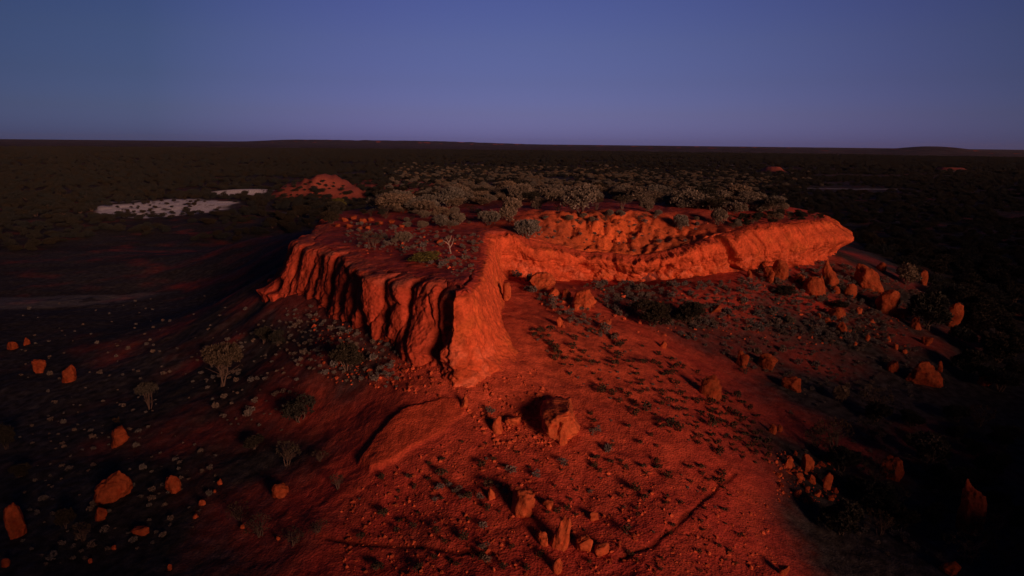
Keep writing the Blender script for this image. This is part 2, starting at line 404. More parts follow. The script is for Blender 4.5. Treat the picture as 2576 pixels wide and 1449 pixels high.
# a bare shelf of rock on the left shoulder of the spur, broken off along its left and lower edge
SH = np.array([hit(*p)[:2] for p in ((903,1165),(925,1195),(1010,1150),(1120,1088),(1185,1015),(1120,1000),(1010,1032),(940,1105))])
sub = (RR > 25) & (RR < 70)
sx, sy = gx[sub], gy[sub]
ss = signed_dist(sx.ravel(), sy.ravel(), SH).reshape(sx.shape) + .25 * perlin(sx * .7, sy * .7)
shelf = np.zeros(gx.shape); shelf[sub] = sstep(-.05, .22, ss)
gz += .34 * shelf * (1 - .75 * sstep(-9.5, -4.5, gx))
groove = np.zeros(gx.shape)
for line in ([(1560,1405),(1640,1370),(1700,1320),(1760,1265),(1800,1225),(1850,1190)], [(820,1352),(920,1368),(1030,1372),(1130,1385),(1250,1392)]):
    pts = [hit(*p) for p in line]
    for p, q in zip(pts[:-1], pts[1:]):
        ex, ey = q[0] - p[0], q[1] - p[1]
        sub = (RR > 20) & (RR < 60)
        X_, Y_ = gx[sub], gy[sub]
        t = np.clip(((X_ - p[0]) * ex + (Y_ - p[1]) * ey) / (ex * ex + ey * ey), 0, 1)
        d = np.hypot(X_ - p[0] - t * ex, Y_ - p[1] - t * ey) + .12 * perlin(X_ * .9, Y_ * .9)
        groove[sub] = np.maximum(groove[sub], np.exp(-(d / .16) ** 2))
gz -= .11 * groove

# colour of the ground
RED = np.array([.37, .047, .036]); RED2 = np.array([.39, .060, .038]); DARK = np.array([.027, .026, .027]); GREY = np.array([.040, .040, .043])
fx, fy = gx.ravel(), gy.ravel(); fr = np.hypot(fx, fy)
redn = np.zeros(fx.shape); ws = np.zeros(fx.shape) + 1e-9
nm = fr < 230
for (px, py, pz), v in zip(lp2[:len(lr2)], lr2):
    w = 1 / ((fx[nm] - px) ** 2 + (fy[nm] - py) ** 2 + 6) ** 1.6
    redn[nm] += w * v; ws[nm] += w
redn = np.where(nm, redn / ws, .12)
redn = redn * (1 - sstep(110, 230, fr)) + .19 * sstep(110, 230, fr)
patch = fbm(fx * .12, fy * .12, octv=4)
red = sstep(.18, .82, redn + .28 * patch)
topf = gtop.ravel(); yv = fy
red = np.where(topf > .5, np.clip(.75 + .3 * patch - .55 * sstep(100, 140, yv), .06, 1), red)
mound_w = np.zeros(fx.shape)
for mx, my, rad in ((*on_z(785, 490, -2)[:2], 21), (*on_z(845, 493, -2)[:2], 18), (262, 700, 11), (480, 760, 12), (-52, 330, 16), (-75, 400, 30), (30, 235, 15)):
    d = np.hypot(fx - mx, (fy - my) * .8) / rad
    md = 1 - sstep(.8, 1.25, d + .25 * patch)
    red = np.maximum(red, md * .85); mound_w = np.maximum(mound_w, md)
mw = (mound_w * .65)[:, None]
mix = sstep(-.5, .6, fbm(fx * .35 + 9, fy * .35, octv=3))[:, None]
soil = RED * (1 - mix) + RED2 * mix
soil = soil * (1 - mw) + np.array([.30, .105, .080]) * mw
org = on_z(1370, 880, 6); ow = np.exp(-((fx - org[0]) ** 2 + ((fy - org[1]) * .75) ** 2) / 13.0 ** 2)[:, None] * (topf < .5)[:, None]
soil = soil * (1 - ow) + np.array([.55, .105, .050]) * (.75 + .4 * mix) * ow  # brighter, more orange soil, fading outward from beside the nose
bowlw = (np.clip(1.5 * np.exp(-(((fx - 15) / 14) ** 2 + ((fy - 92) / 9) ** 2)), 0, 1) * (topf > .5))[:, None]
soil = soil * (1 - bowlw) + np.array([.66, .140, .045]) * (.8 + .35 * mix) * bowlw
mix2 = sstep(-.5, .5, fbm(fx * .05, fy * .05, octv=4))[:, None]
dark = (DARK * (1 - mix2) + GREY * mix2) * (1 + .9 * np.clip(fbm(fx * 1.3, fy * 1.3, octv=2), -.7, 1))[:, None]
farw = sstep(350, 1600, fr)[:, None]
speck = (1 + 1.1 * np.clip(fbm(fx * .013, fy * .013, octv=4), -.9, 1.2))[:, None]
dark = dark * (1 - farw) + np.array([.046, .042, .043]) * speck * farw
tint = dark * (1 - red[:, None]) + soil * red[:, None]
for cx, cy, rx, ry, rot in CLAY:
    dx, dy = fx - cx, fy - cy
    ux, uy = dx * math.cos(rot) + dy * math.sin(rot), -dx * math.sin(rot) + dy * math.cos(rot)
    d = np.hypot(ux / rx, uy / ry) + .6 * fbm(fx * .045, fy * .045, octv=4)
    w = (1 - sstep(.75, 1.02, d))[:, None]
    k = {0: 1, 1: 1, 2: .10, 3: .12}.get(CLAY.index((cx, cy, rx, ry, rot)), .3)
    w = w * k * np.where(fbm(fx * .22, fy * .22, octv=3) > .42, .12, 1)[:, None]
    tint = tint * (1 - w) + np.array([.62, .68, .76]) * w
# small far red bluffs on the horizon ridge
a_ = np.degrees(np.arctan2(fx, fy))
bl = ((fr > 6300) & (fr < 7400) & (perlin(a_ * 1.6, fr * .002) > .42) & (a_ > -20) & (a_ < 22))
tint[bl] = np.array([.40, .10, .05])
bl = ((fr > 3400) & (fr < 4100) & (perlin(a_ * 1.3 + 40, fr * .003) > .5) & (a_ > 5))
tint[bl] = np.array([.30, .06, .03])
tint *= (1 - .6 * groove.ravel())[:, None]
sh_ = shelf.ravel()[:, None] * .8
tint = tint * (1 - sh_) + np.array([.42, .070, .032]) * sh_

ii, jj = np.meshgrid(np.arange(NR - 1), np.arange(NA), indexing='ij')
jn = (jj + 1) % NA
F = np.stack([ii * NA + jj, (ii + 1) * NA + jj, (ii + 1) * NA + jn, ii * NA + jn], -1).reshape(-1, 4)
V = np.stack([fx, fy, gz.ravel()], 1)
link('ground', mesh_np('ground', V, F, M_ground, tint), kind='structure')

# ------------------------------------------------------------------ the cliff wrapped round the mesa
NV = 96
vv = np.r_[np.linspace(-.45, 0, 10)[:-1], np.linspace(0, 1, NV)]
U = len(su)
P = np.zeros((len(vv), U, 3))
lift = np.linalg.norm(nrm, axis=1)
gull_X = [757, 800, 838, 926, 965, 1018, 1100, 1139]
gull_A = [.5, .75, 1.0, .6, .7, 1.4, 1.0, .9]
gs = np.interp(gull_X, rimX[:12 + 1], seg[:12 + 1])
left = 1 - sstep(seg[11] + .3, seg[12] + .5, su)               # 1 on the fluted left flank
leftend = sstep(seg[1], seg[2], su)
rightw = sstep(seg[18], seg[21], su)                         # the long right wall
fin = sstep(seg[11], seg[12], su) * (1 - sstep(seg[17], seg[19], su))
block = sstep(seg[25], seg[28], su)                          # the massive block at its far end
endb = sstep(seg[29], seg[31], su)
nose = np.exp(-((su - seg[12]) / 3.5) ** 2)
pillr = np.zeros(U); pill_h = np.zeros(U); pill_o = np.zeros(U)
rp = np.random.RandomState(12)
gull_W = [.09, .14, .18, .10, .13, .24, .13, .13]; gull_0 = [0, .35, 0, .4, 0, .15, .25, .1]; gull_1 = [1, 1, 1, 1, 1, 1, 1, 1]
edges = np.r_[seg[1], gs, seg[12]]
for a, b in zip(edges[:-1], edges[1:]):
    m = (su >= a) & (su < b); f = (su[m] - a) / (b - a)
    pillr[m] = np.sqrt(np.clip(1 - np.abs(2 * f - 1) ** 5, 0, 1)); pill_h[m] = rp.uniform(.15, .75); pill_o[m] = rp.uniform(-.45, .5) + rp.uniform(-.55, .55) * (f - .5)
clefts = [(float(np.interp(X, stX, seg[2:-2])), A, wd) for X, A, wd in ((1846, 1.7, .32), (1918, .6, .2), (1985, .5, .3), (2048, .7, .2), (1775, .5, .25), (1655, .45, .2), (1545, .4, .3))]
dsp = np.zeros((len(vv), U)); rimdrop = np.zeros(U)
cave = [(1480, .45, .9, .7), (1560, .5, 1.3, .5), (1682, .50, .75, 1.3), (1640, .25, 1.2, .5), (1440, .12, .9, .6), (1350, .10, .8, .6), (1720, .62, .9, .5),
        (1590, .72, .8, .4), (1850, .3, .7, 1.2), (1846, .05, .6, 1.4), (1840, .55, .4, .6), (705, .18, 1.2, 1.2), (830, .12, .7, .7)]
tint_c = np.zeros((len(vv), U, 3))
wob1 = np.clip(.6 + 1.3 * perlin(su * .16, su * 0 + 1), 0, 1.6); wob3 = np.clip(.6 + 1.4 * perlin(su * .13, su * 0 + 7), 0, 1.6); wob2 = .22 * perlin(su * .22, su * 0 + 3)
for k, v in enumerate(vv):
    vc = max(v, 0)
    wv = vc ** .55
    base = Ft * (1 - wv) + Rm * wv; base[:, 2] = Ft[:, 2] * (1 - vc) + Rm[:, 2] * vc
    base[:, 2] += min(v, 0) * 4.0
    z = base[:, 2]
    sm = su + .22 * perlin(su * .3, z * .35) + .07 * perlin(su * 1.1, z * 1.4)
    d = np.zeros(U)
    for g, A, wd, v0, v1 in zip(gs, gull_A, gull_W, gull_0, gull_1):
        ext = sstep(v0 - .12, v0 + .1, np.full(U, vc)) * (1 - sstep(v1, v1 + .25, np.full(U, vc)))
        x_ = (sm - g) / wd
        d -= left * A * ext * (.55 + .45 * vc) / (1 + np.abs(x_) ** 3)
    d += left * leftend * (pill_h * (pillr ** .7 - .4) + pill_o * (.3 + .7 * vc))
    d += left * .28 * (fbm(su * .33, z * .28, np.full(U, 1.7), 3))
    for g, A, wd in clefts:
        d -= rightw * A * (.5 + .5 * vc) / (1 + np.abs((sm - g) / wd) ** 2.5)
    b1, b2 = worley(base[:, 0] * .36 + 3, base[:, 1] * .36, z * .17 + .1 * perlin(su * .3, z * .3), 5)
    d += left * (.95 * (.55 - b1) - .28 * np.exp(-(b2 - b1) / .05))
    # flared skirts between columns near the foot
    d += left * .55 * (1 - vc) ** 2 * ridged(su * .45, z * .35, octv=2) * .6
    # right wall: smooth upper face, undercut hollow foot
    d += rightw * (1 - block) * (.7 * wob1 * np.exp(-((vc - .78 - wob2) / .25) ** 2) - .7 * wob3 * np.exp(-((vc - .28 - wob2) / .22) ** 2))
    d += block * (1.1 * math.exp(-((vc - .55) / .3) ** 2) - .35 * math.exp(-((vc - .08) / .1) ** 2))
    d += endb * 1.3 * math.exp(-((vc - .56) / .2) ** 2)
    # nose: broken, blocky foot bulging forward
    d += nose * (.35 * math.exp(-((vc - .2) / .2) ** 2))
    q = base[:, 0] + 0, base[:, 1] + 0, z
    big = fbm(q[0] * .42, q[1] * .42, z * .30, 3)
    med = fbm(q[0] * 1.3, q[1] * 1.3, z * .9, 3)
    fine = fbm(q[0] * 3.6, q[1] * 3.6, z * 3.0, 2)
    flute = perlin(su * 1.25, z * .10, np.full(U, 3.3)) + .5 * perlin(su * 2.9, z * .16)
    lump = ridged(q[0] * .9, q[1] * .9, z * 1.1, 2)
    rough = .55 + .6 * (1 - vc) * (rightw + nose)
    d += (.30 * big + .14 * med + .055 * fine) * np.clip(rough + .3, .5, 1.5) + (.10 + .16 * block) * flute * (1 - left) * (.4 + .6 * vc) + .14 * lump * (1 - vc) * (rightw + .8 * nose)
    wx = .25 * perlin(q[0] * .8, q[1] * .8, z * .8)
    f1, f2 = worley(q[0] * .55 + wx, q[1] * .55 + wx, z * .42)
    plate = (rightw * (1 - .5 * block) * (1 - sstep(.45, .75, vc)) + nose * (1 - sstep(.3, .75, vc)) + .25 * (1 - left) + .12 * left)
    plate = np.clip(plate, 0, 1)
    d -= plate * .30 * np.exp(-(f2 - f1) / .07)
    d += plate * (.28 + .22 * rightw) * (.5 - f1)
    f1b, f2b = worley(q[0] * 1.5 + 9, q[1] * 1.5, z * 1.3)
    d -= plate * .10 * np.exp(-(f2b - f1b) / .10)
    cd = np.zeros(U)
    for X, cv, rad, dep in cave:
        s0 = np.interp(X, stX, seg[2:-2]); hgt = np.maximum(Rm[:, 2] - Ft[:, 2], 1)
        e = ((su - s0 + .25 * perlin(su * 1.2, z * 1.2)) / rad) ** 2 + ((vc - cv) * hgt / (rad * .75)) ** 2
        d -= dep * np.exp(-e ** 1.5)
    crack = np.exp(-np.abs(su - np.interp(1268, stX[10:18], seg[12:20]) + .15 * perlin(su * 0, z)) / .08) * (vc < .55)
    d -= .5 * crack
    # soft rounding of the rim
    d -= (.35 + .1 * rightw) * (1 - .6 * fin) * max(0, (vc - .92) / .08) ** 2
    dsp[k] = d
    P[k, :, :2] = base[:, :2] + nrm * d[:, None]
    P[k, :, 2] = z
    # own colour plus shade painted on the left flank: orange-red rock, rain streaks, pale broken patches low down, grey weathered crowns
    st = sstep(.05, .75, perlin(su * 1.0 + .2 * z, z * .09, np.full(U, 8.0)) + .5 * perlin(su * 2.6, z * .12, np.full(U, 2.0)))
    c = np.array([.52, .098, .040]) * np.ones((U, 3))
    c = c * (1 - (.42 + .2 * block)[:, None] * st[:, None] * (.4 + .6 * vc)) * (1 - .12 * block)[:, None] 
    pal = sstep(.25, .8, fbm(q[0] * .8 + 4, q[1] * .8, z * .8, 3) + .35) * (1 - sstep(.25, .6, vc)) * np.clip(rightw * (1 - .6 * block) + nose * 1.2, 0, 1)
    c = c * (1 - .75 * pal[:, None]) + np.array([.62, .17, .095]) * .75 * pal[:, None]
    ochre = sstep(.1, .8, fbm(q[0] * .35 + 14, q[1] * .35, z * .35, 3))
    c = c * (1 - .35 * ochre[:, None]) + np.array([.44, .125, .035]) * .35 * ochre[:, None]
    c = c * (1 - .6 * left[:, None]) + np.array([.31, .042, .030]) * .6 * left[:, None]  # left flank painted darker, standing in for the weaker sun on it
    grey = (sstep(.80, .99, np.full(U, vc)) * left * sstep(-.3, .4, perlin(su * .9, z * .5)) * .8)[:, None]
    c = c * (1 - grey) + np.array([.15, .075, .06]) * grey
    tint_c[k] = c
# lower the rim in the gullies, and carry the sheet inward over the top until it dips under the ground
for g, A in zip(gs, gull_A): rimdrop += left * .75 * A * np.exp(-np.abs(su - g) / .45)
rimdrop += (1 - left) * (1 - .72 * fin) * (.95 * np.abs(perlin(su * .42, su * 0)) + .55 * np.abs(perlin(su * 1.3, su * 0 + 2)) + .25 * np.abs(perlin(su * 3.1, su * 0 + 5))) + left * .35 * np.abs(perlin(su * .35, su * 0 + 4))
for k, v in enumerate(vv):
    P[k, :, 2] -= rimdrop * np.clip(v, 0, 1) ** 3
caps = []; capt = []
inw = [.12, .3, .55, .85, 1.2, 1.6, 2.1, 2.7]
Rtop = P[-1].copy()
for w in inw:
    q = Rtop.copy()
    cw = np.minimum(w, np.where((su > seg[10]) & (su < seg[16]), .5 + .25 * w, w))
    q[:, :2] -= nrm * cw[:, None]
    tz, _, _ = terrain(Rm[:, 0] - nrm[:, 0] * (cw + .6), Rm[:, 1] - nrm[:, 1] * (cw + .6))
    # height of the top surface there, kept continuous with the rim
    tt = np.clip(tps_eval(FIT_TOP, q[:, 0], q[:, 1]), 3, 14.2) + .22 * fbm(q[:, 0] * .15, q[:, 1] * .15, octv=3) + .09 * fbm(q[:, 0] * .9, q[:, 1] * .9, octv=3)
    f = np.where(fin > .3, sstep(0, .7, np.full(U, w)), sstep(0, 1.6, np.full(U, w)))
    q[:, 2] = Rtop[:, 2] * (1 - f) + (tt + .05 - .35 * sstep(1.6, 2.7, np.full(U, w))) * f + .10 * fbm(q[:, 0] * 1.3, q[:, 1] * 1.3, octv=3) * (1 - f)
    caps.append(q)
    g = (sstep(.05, .45, np.full(U, w)) * np.clip(.45 + .55 * left * sstep(-.5, .3, perlin(su * .7, su * 0)) + .5 * fin, 0, 1))[:, None]
    rs = (RED + np.array([.03, .01, 0]))
    c = tint_c[len(vv) - 1] * (1 - g) + (rs * (1 - .5 * left[:, None]) + np.array([.17, .07, .055]) * .5 * left[:, None]) * g
    capt.append(c)
P = np.vstack([P, np.array(caps)]); TC = np.vstack([tint_c, np.array(capt)])
nv = P.shape[0]
ii, jj = np.meshgrid(np.arange(nv - 1), np.arange(U - 1), indexing='ij')
F = np.stack([ii * U + jj, ii * U + jj + 1, (ii + 1) * U + jj + 1, (ii + 1) * U + jj], -1).reshape(-1, 4)
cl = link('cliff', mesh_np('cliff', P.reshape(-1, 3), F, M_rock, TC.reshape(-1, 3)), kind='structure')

# ------------------------------------------------------------------ shared shapes for rocks and plants
dAZ = az_d[1] - az_d[0]
def zgrid(x, y):
    """height of the ground sheet under points in front of the camera"""
    x = np.asarray(x, float); y = np.asarray(y, float)
    a = np.arctan2(x, y); r = np.hypot(x, y)
    ca = np.clip((a - az_d[0]) / dAZ, 0, len(az_d) - 1.001); i = np.clip(np.searchsorted(RR, r) - 1, 0, NR - 2)
    fr_ = np.clip((r - RR[i]) / (RR[i + 1] - RR[i]), 0, 1); c0 = ca.astype(int); fc = ca - c0
    g = lambda p, q: gz[p, q]
    return (g(i, c0) * (1 - fc) + g(i, c0 + 1) * fc) * (1 - fr_) + (g(i + 1, c0) * (1 - fc) + g(i + 1, c0 + 1) * fc) * fr_

def px2m(p, px):
    return px / 2.5156 * (p[1] * cP + (CAM_Z - p[2]) * sP) / FPX * (p[1] / math.hypot(p[0], p[1]))
def px2h(p, px):
    return px / 2.5156 * (p[1] * cP + (CAM_Z - p[2]) * sP) / FPX

def ico(sub):
    import bmesh
    bm = bmesh.new(); bmesh.ops.create_icosphere(bm, subdivisions=sub, radius=1)
    v = np.array([q.co[:] for q in bm.verts]); f = np.array([[w.index for w in q.verts] for q in bm.faces]); bm.free()
    return v, f
ICO = {k: ico(k) for k in (1, 2, 3, 4, 5)}

# ------------------------------------------------------------------ boulders
def boulder_shape(kind, seed, sub):
    """unit rock: x,y in about -.5...5, z from 0 to 1"""
    rg = np.random.RandomState(seed)
    v, f = ICO[sub]; p = v.copy()
    e = {'block': .55, 'slab': .6, 'wedge': .8, 'spike': .85, 'round': .95}[kind]
    p = np.sign(p) * np.abs(p) ** e
    for k in range({'block': 11, 'slab': 10, 'wedge': 11, 'spike': 9, 'round': 8}[kind]):
        n = rg.normal(size=3); n /= np.linalg.norm(n)
        d = rg.uniform(.48, .85); t = p @ n - d
        p -= np.where(t > 0, t * .90, 0)[:, None] * n
    z = (p[:, 2] + 1) / 2
    if kind == 'spike':
        k = (1 - .68 * np.clip(z, 0, 1) ** .9)[:, None]; p[:, :2] *= k
    if kind == 'wedge':
        k = (1 - .38 * np.clip(z, 0, 1))[:, None]; p[:, :2] *= k; p[:, 0] += .15 * z
    o = rg.uniform(0, 50, 3)
    n1 = fbm(p[:, 0] * 1.1 + o[0], p[:, 1] * 1.1 + o[1], p[:, 2] * 1.1 + o[2], 3)
    n2 = fbm(p[:, 0] * 3.4 + o[1], p[:, 1] * 3.4 + o[2], p[:, 2] * 3.4 + o[0], 3)
    n3 = ridged(p[:, 0] * 2.2 + o[2], p[:, 1] * 2.2, p[:, 2] * 2.2 + o[1], 2)
    L = np.linalg.norm(p, axis=1)[:, None]
    p = p * (1 + (.17 * n1 + .08 * n2 + .06 * n3)[:, None] / np.maximum(L, .4))
    p -= (p.max(0) + p.min(0)) / 2
    p /= (p.max(0) - p.min(0))
    p[:, 2] += .5
    c = np.array([.46, .085, .032]) * (.88 + .35 * n1 + .25 * n2)[:, None]
    g = sstep(.2, .9, n3 + .6 * n1)[:, None] * .5
    c = c * (1 - g) + np.array([.38, .11, .045]) * g
    return p, f, np.clip(c, .01, .8)

BN = [0]
def boulder(X, Yb, w, h, kind, label, lean=0.0, depth=.9, rot=None, group=None, pitch=0.0, name='boulder', tone=1.0):
    BN[0] += 1; sd_ = 100 + BN[0] * 17
    rg = np.random.RandomState(sd_)
    base = hit(X, Yb)
    W_, H_ = px2m(base, w) * 1.06, px2h(base, h)
    p, f, c = boulder_shape(kind, sd_, 5 if w > 60 else 4 if w > 26 else 3)
    q = p * np.array([W_, W_ * depth, H_ * 1.35])
    q[:, 2] -= H_ * .37
    q[:, 0] += lean * q[:, 2]
    if pitch:
        cp, sp_ = math.cos(pitch), math.sin(pitch)
        q[:, 1], q[:, 2] = q[:, 1] * cp - q[:, 2] * sp_, q[:, 1] * sp_ + q[:, 2] * cp
    # stand the rock on the ground under its middle
    d = np.array([base[0], base[1]]); d /= np.linalg.norm(d)
    cx, cy = base[0] + d[0] * W_ * depth * .35, base[1] + d[1] * W_ * depth * .35
    o = link(name, mesh_np(name, q, f, M_rock, np.clip(c * tone * (.66 if group in (LS, RS) else 1), 0, .8)))  # rocks on both side slopes painted darker in place of shade
    o.location = (cx, cy, float(zgrid(cx, cy)))
    o.rotation_euler = (0, 0, (rg.uniform(-.3, .3) if rot is None else rot) - math.atan2(d[0], d[1]))
    o['label'] = label; o['category'] = 'boulder'
    if group: o['group'] = group
    return o

FG = 'boulders in the centre foreground'; LS = 'boulders on the dark left slope'; RS = 'boulders on the right slope'; CF = 'rocks at the foot of the cliff'
B = boulder
B(1315,1303,60,60,'round','rounded orange boulder in the centre foreground with a dark hollow behind it',group=FG)
B(1407,1383,44,86,'wedge','tall pointed boulder leaning right in the bottom foreground',lean=.15,group=FG)
B(1469,1388,40,38,'block','squat blocky boulder just right of the tall pointed foreground boulder',group=FG)
B(1514,1399,38,28,'slab','low flat-topped rock, rightmost of the foreground boulder row',group=FG)
B(1365,1372,32,30,'block','rough small boulder tucked against the left of the tall pointed foreground boulder',group=FG)
B(1400,1443,28,34,'wedge','small upright rock at the very bottom of the picture below the tall pointed boulder',group=FG)
B(1377,1281,26,20,'round','small rock between the rounded foreground boulder and the tall pointed one',group=FG)
B(1235,1258,22,28,'spike','small pointed orange rock left of the rounded foreground boulder',group=FG)
B(1494,1313,22,20,'block','small square rock up the slope from the squat blocky foreground boulder',group=FG)
B(1168,1030,20,30,'wedge','upright rock shard just below the foot of the cliff nose',group=CF)
B(1252,1090,26,44,'wedge','narrow broken rock beside dark shrubs below the cliff nose',group=CF)
B(1290,1072,40,20,'slab','low crumbling rock between the narrow broken rock and the large fallen slab',group=CF)
B(1412,1120,30,56,'wedge','upright lower end stone at the foot of the large fallen slab',group=CF)
B(1408,1108,104,58,'slab','large fallen slab of cliff lying tilted on the spur below the nose',depth=1.9,rot=.12,group=CF,name='fallen_slab')
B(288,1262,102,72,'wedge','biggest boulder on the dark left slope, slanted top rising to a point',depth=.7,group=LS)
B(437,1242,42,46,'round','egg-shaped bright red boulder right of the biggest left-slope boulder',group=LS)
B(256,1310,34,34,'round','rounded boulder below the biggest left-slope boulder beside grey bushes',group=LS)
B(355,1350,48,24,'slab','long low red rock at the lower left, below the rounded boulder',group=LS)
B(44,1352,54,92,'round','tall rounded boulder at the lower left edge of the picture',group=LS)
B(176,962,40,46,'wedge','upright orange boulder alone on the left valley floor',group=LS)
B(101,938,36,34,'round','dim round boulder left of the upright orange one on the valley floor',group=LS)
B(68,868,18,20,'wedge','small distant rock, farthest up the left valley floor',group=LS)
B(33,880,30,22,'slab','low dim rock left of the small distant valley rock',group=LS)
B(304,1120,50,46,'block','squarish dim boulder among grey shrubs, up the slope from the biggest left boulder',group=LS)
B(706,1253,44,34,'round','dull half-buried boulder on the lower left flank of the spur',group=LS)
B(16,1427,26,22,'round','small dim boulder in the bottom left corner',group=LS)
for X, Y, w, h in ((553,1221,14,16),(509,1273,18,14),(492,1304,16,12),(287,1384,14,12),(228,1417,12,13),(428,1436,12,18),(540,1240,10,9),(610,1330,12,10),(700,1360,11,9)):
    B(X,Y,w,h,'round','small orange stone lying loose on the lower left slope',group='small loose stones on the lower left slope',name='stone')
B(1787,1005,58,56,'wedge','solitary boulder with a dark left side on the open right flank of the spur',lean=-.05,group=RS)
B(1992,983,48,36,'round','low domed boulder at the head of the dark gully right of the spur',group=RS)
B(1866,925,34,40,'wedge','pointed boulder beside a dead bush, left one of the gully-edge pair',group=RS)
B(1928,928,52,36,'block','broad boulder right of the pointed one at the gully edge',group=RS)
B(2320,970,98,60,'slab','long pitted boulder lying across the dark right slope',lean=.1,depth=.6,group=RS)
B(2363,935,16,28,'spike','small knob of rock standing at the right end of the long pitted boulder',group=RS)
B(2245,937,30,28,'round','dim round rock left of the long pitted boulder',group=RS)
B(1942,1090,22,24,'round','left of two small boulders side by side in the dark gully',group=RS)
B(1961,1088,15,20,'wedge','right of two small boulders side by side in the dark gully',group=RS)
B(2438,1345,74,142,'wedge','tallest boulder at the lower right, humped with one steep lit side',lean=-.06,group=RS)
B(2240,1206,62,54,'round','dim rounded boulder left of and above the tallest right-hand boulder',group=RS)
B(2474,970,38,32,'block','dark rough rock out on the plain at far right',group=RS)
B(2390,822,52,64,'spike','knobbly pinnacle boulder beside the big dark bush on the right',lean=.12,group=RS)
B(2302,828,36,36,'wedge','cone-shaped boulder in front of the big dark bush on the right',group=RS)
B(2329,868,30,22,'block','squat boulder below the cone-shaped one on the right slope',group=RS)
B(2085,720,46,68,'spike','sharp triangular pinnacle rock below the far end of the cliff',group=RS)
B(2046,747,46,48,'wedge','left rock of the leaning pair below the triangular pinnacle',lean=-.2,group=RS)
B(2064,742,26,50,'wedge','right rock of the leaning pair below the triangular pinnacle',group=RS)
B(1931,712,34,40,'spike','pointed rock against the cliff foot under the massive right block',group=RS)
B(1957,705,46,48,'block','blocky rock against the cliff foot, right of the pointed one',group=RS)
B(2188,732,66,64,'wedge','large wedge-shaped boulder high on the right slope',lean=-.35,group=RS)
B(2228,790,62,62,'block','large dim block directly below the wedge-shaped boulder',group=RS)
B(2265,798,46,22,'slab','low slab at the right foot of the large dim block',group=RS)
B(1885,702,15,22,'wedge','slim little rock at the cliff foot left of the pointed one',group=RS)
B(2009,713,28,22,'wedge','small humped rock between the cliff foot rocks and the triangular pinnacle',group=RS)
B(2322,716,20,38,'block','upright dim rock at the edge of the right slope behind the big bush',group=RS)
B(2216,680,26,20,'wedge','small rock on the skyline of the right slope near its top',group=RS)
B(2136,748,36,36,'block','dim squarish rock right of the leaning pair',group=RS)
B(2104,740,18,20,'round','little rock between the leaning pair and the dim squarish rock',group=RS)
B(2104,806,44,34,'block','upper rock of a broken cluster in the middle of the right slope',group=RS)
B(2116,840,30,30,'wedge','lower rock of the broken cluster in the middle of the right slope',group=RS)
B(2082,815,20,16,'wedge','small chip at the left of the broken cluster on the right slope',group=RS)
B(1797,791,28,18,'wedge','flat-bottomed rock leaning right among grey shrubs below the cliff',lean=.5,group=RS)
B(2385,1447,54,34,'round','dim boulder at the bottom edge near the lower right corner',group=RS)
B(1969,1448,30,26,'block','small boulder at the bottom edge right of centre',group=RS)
RUB = 'rubble on the right flank of the spur'
for X, Y, w, h in ((1983,1176,24,26),(2031,1186,34,42),(2081,1232,24,44),(2006,1253,20,20),(2040,1215,24,18),(2055,1250,18,16),(1960,1200,16,14),(2010,1205,18,14),(2090,1260,16,14),(2030,1235,14,12)):
    B(X,Y,w,h,'block','chunk of broken rubble in the loose heap on the lower right flank',group=RUB,name='rock')
B(1366,732,62,44,'round','bulging boulder jammed under the inner corner of the cliff',group=CF)
B(1349,713,28,24,'round','smaller round rock behind the bulging boulder at the inner corner',group=CF)
B(1393,748,40,24,'slab','flat rock below the bulging boulder at the inner corner',group=CF)
B(1422,754,26,26,'wedge','small rock between the flat rock and the big broken boulder',group=CF)
B(1466,778,60,48,'wedge','big broken boulder with a dark crack on its left, below the inner corner',lean=.12,group=CF)
B(1452,782,24,18,'round','rounded stone at the left foot of the big broken boulder',group=CF)
B(1478,780,18,16,'round','rounded stone at the right foot of the big broken boulder',group=CF)
B(1408,822,20,26,'wedge','lone small rock on the bright soil right of the fin wall',group=CF)
B(1275,757,20,46,'block','block leaning against the right wall of the fin',group=CF)
B(1523,826,28,18,'slab','low rock in the shrubs below the big broken boulder',group=CF)
B(1668,876,20,18,'round','small orange rock at the lower edge of the grey shrubs',group=CF)
for X, Y, w, h in ((2182,856,14,15),(2252,880,14,15),(2060,800,12,12),(2206,850,12,10),(2160,790,16,14),(2190,815,14,12),(2120,790,12,10),(2235,860,12,14),(2275,890,14,10),(2150,870,12,10)):
    B(X,Y,w,h,'round','small orange stone scattered among shrubs on the far right slope',group='small stones on the far right slope',name='stone')
for X, Y, w, h in ((868,558,22,18),(890,552,20,16),(912,560,26,18),(934,556,18,14),(955,566,24,16),(880,572,24,16),(905,578,18,14),(985,562,20,14),(1010,572,18,12),(850,570,18,14),(925,575,16,12),(1105,612,22,18),(1090,560,16,10)):
    B(X,Y,w*.8,h*.62,'block','weathered orange rock lying on the left part of the mesa top',group='rocks on the left part of the mesa top',name='rock',tone=.55)

# ------------------------------------------------------------------ plants
def leaf_quads(C, D, L, Wd, rg):
    n = len(C)
    a = D + .55 * rg.normal(size=(n, 3)); a /= np.linalg.norm(a, axis=1)[:, None]
    b = np.cross(a, rg.normal(size=(n, 3))); b /= np.linalg.norm(b, axis=1)[:, None] + 1e-9
    L = L * rg.uniform(.6, 1.4, (n, 1)); Wd = Wd * rg.uniform(.7, 1.3, (n, 1))
    v = np.stack([C - b * Wd * .5, C + b * Wd * .5, C + a * L + b * Wd * .4, C + a * L - b * Wd * .4], 1)
    return v.reshape(-1, 3), np.arange(4 * n).reshape(n, 4)

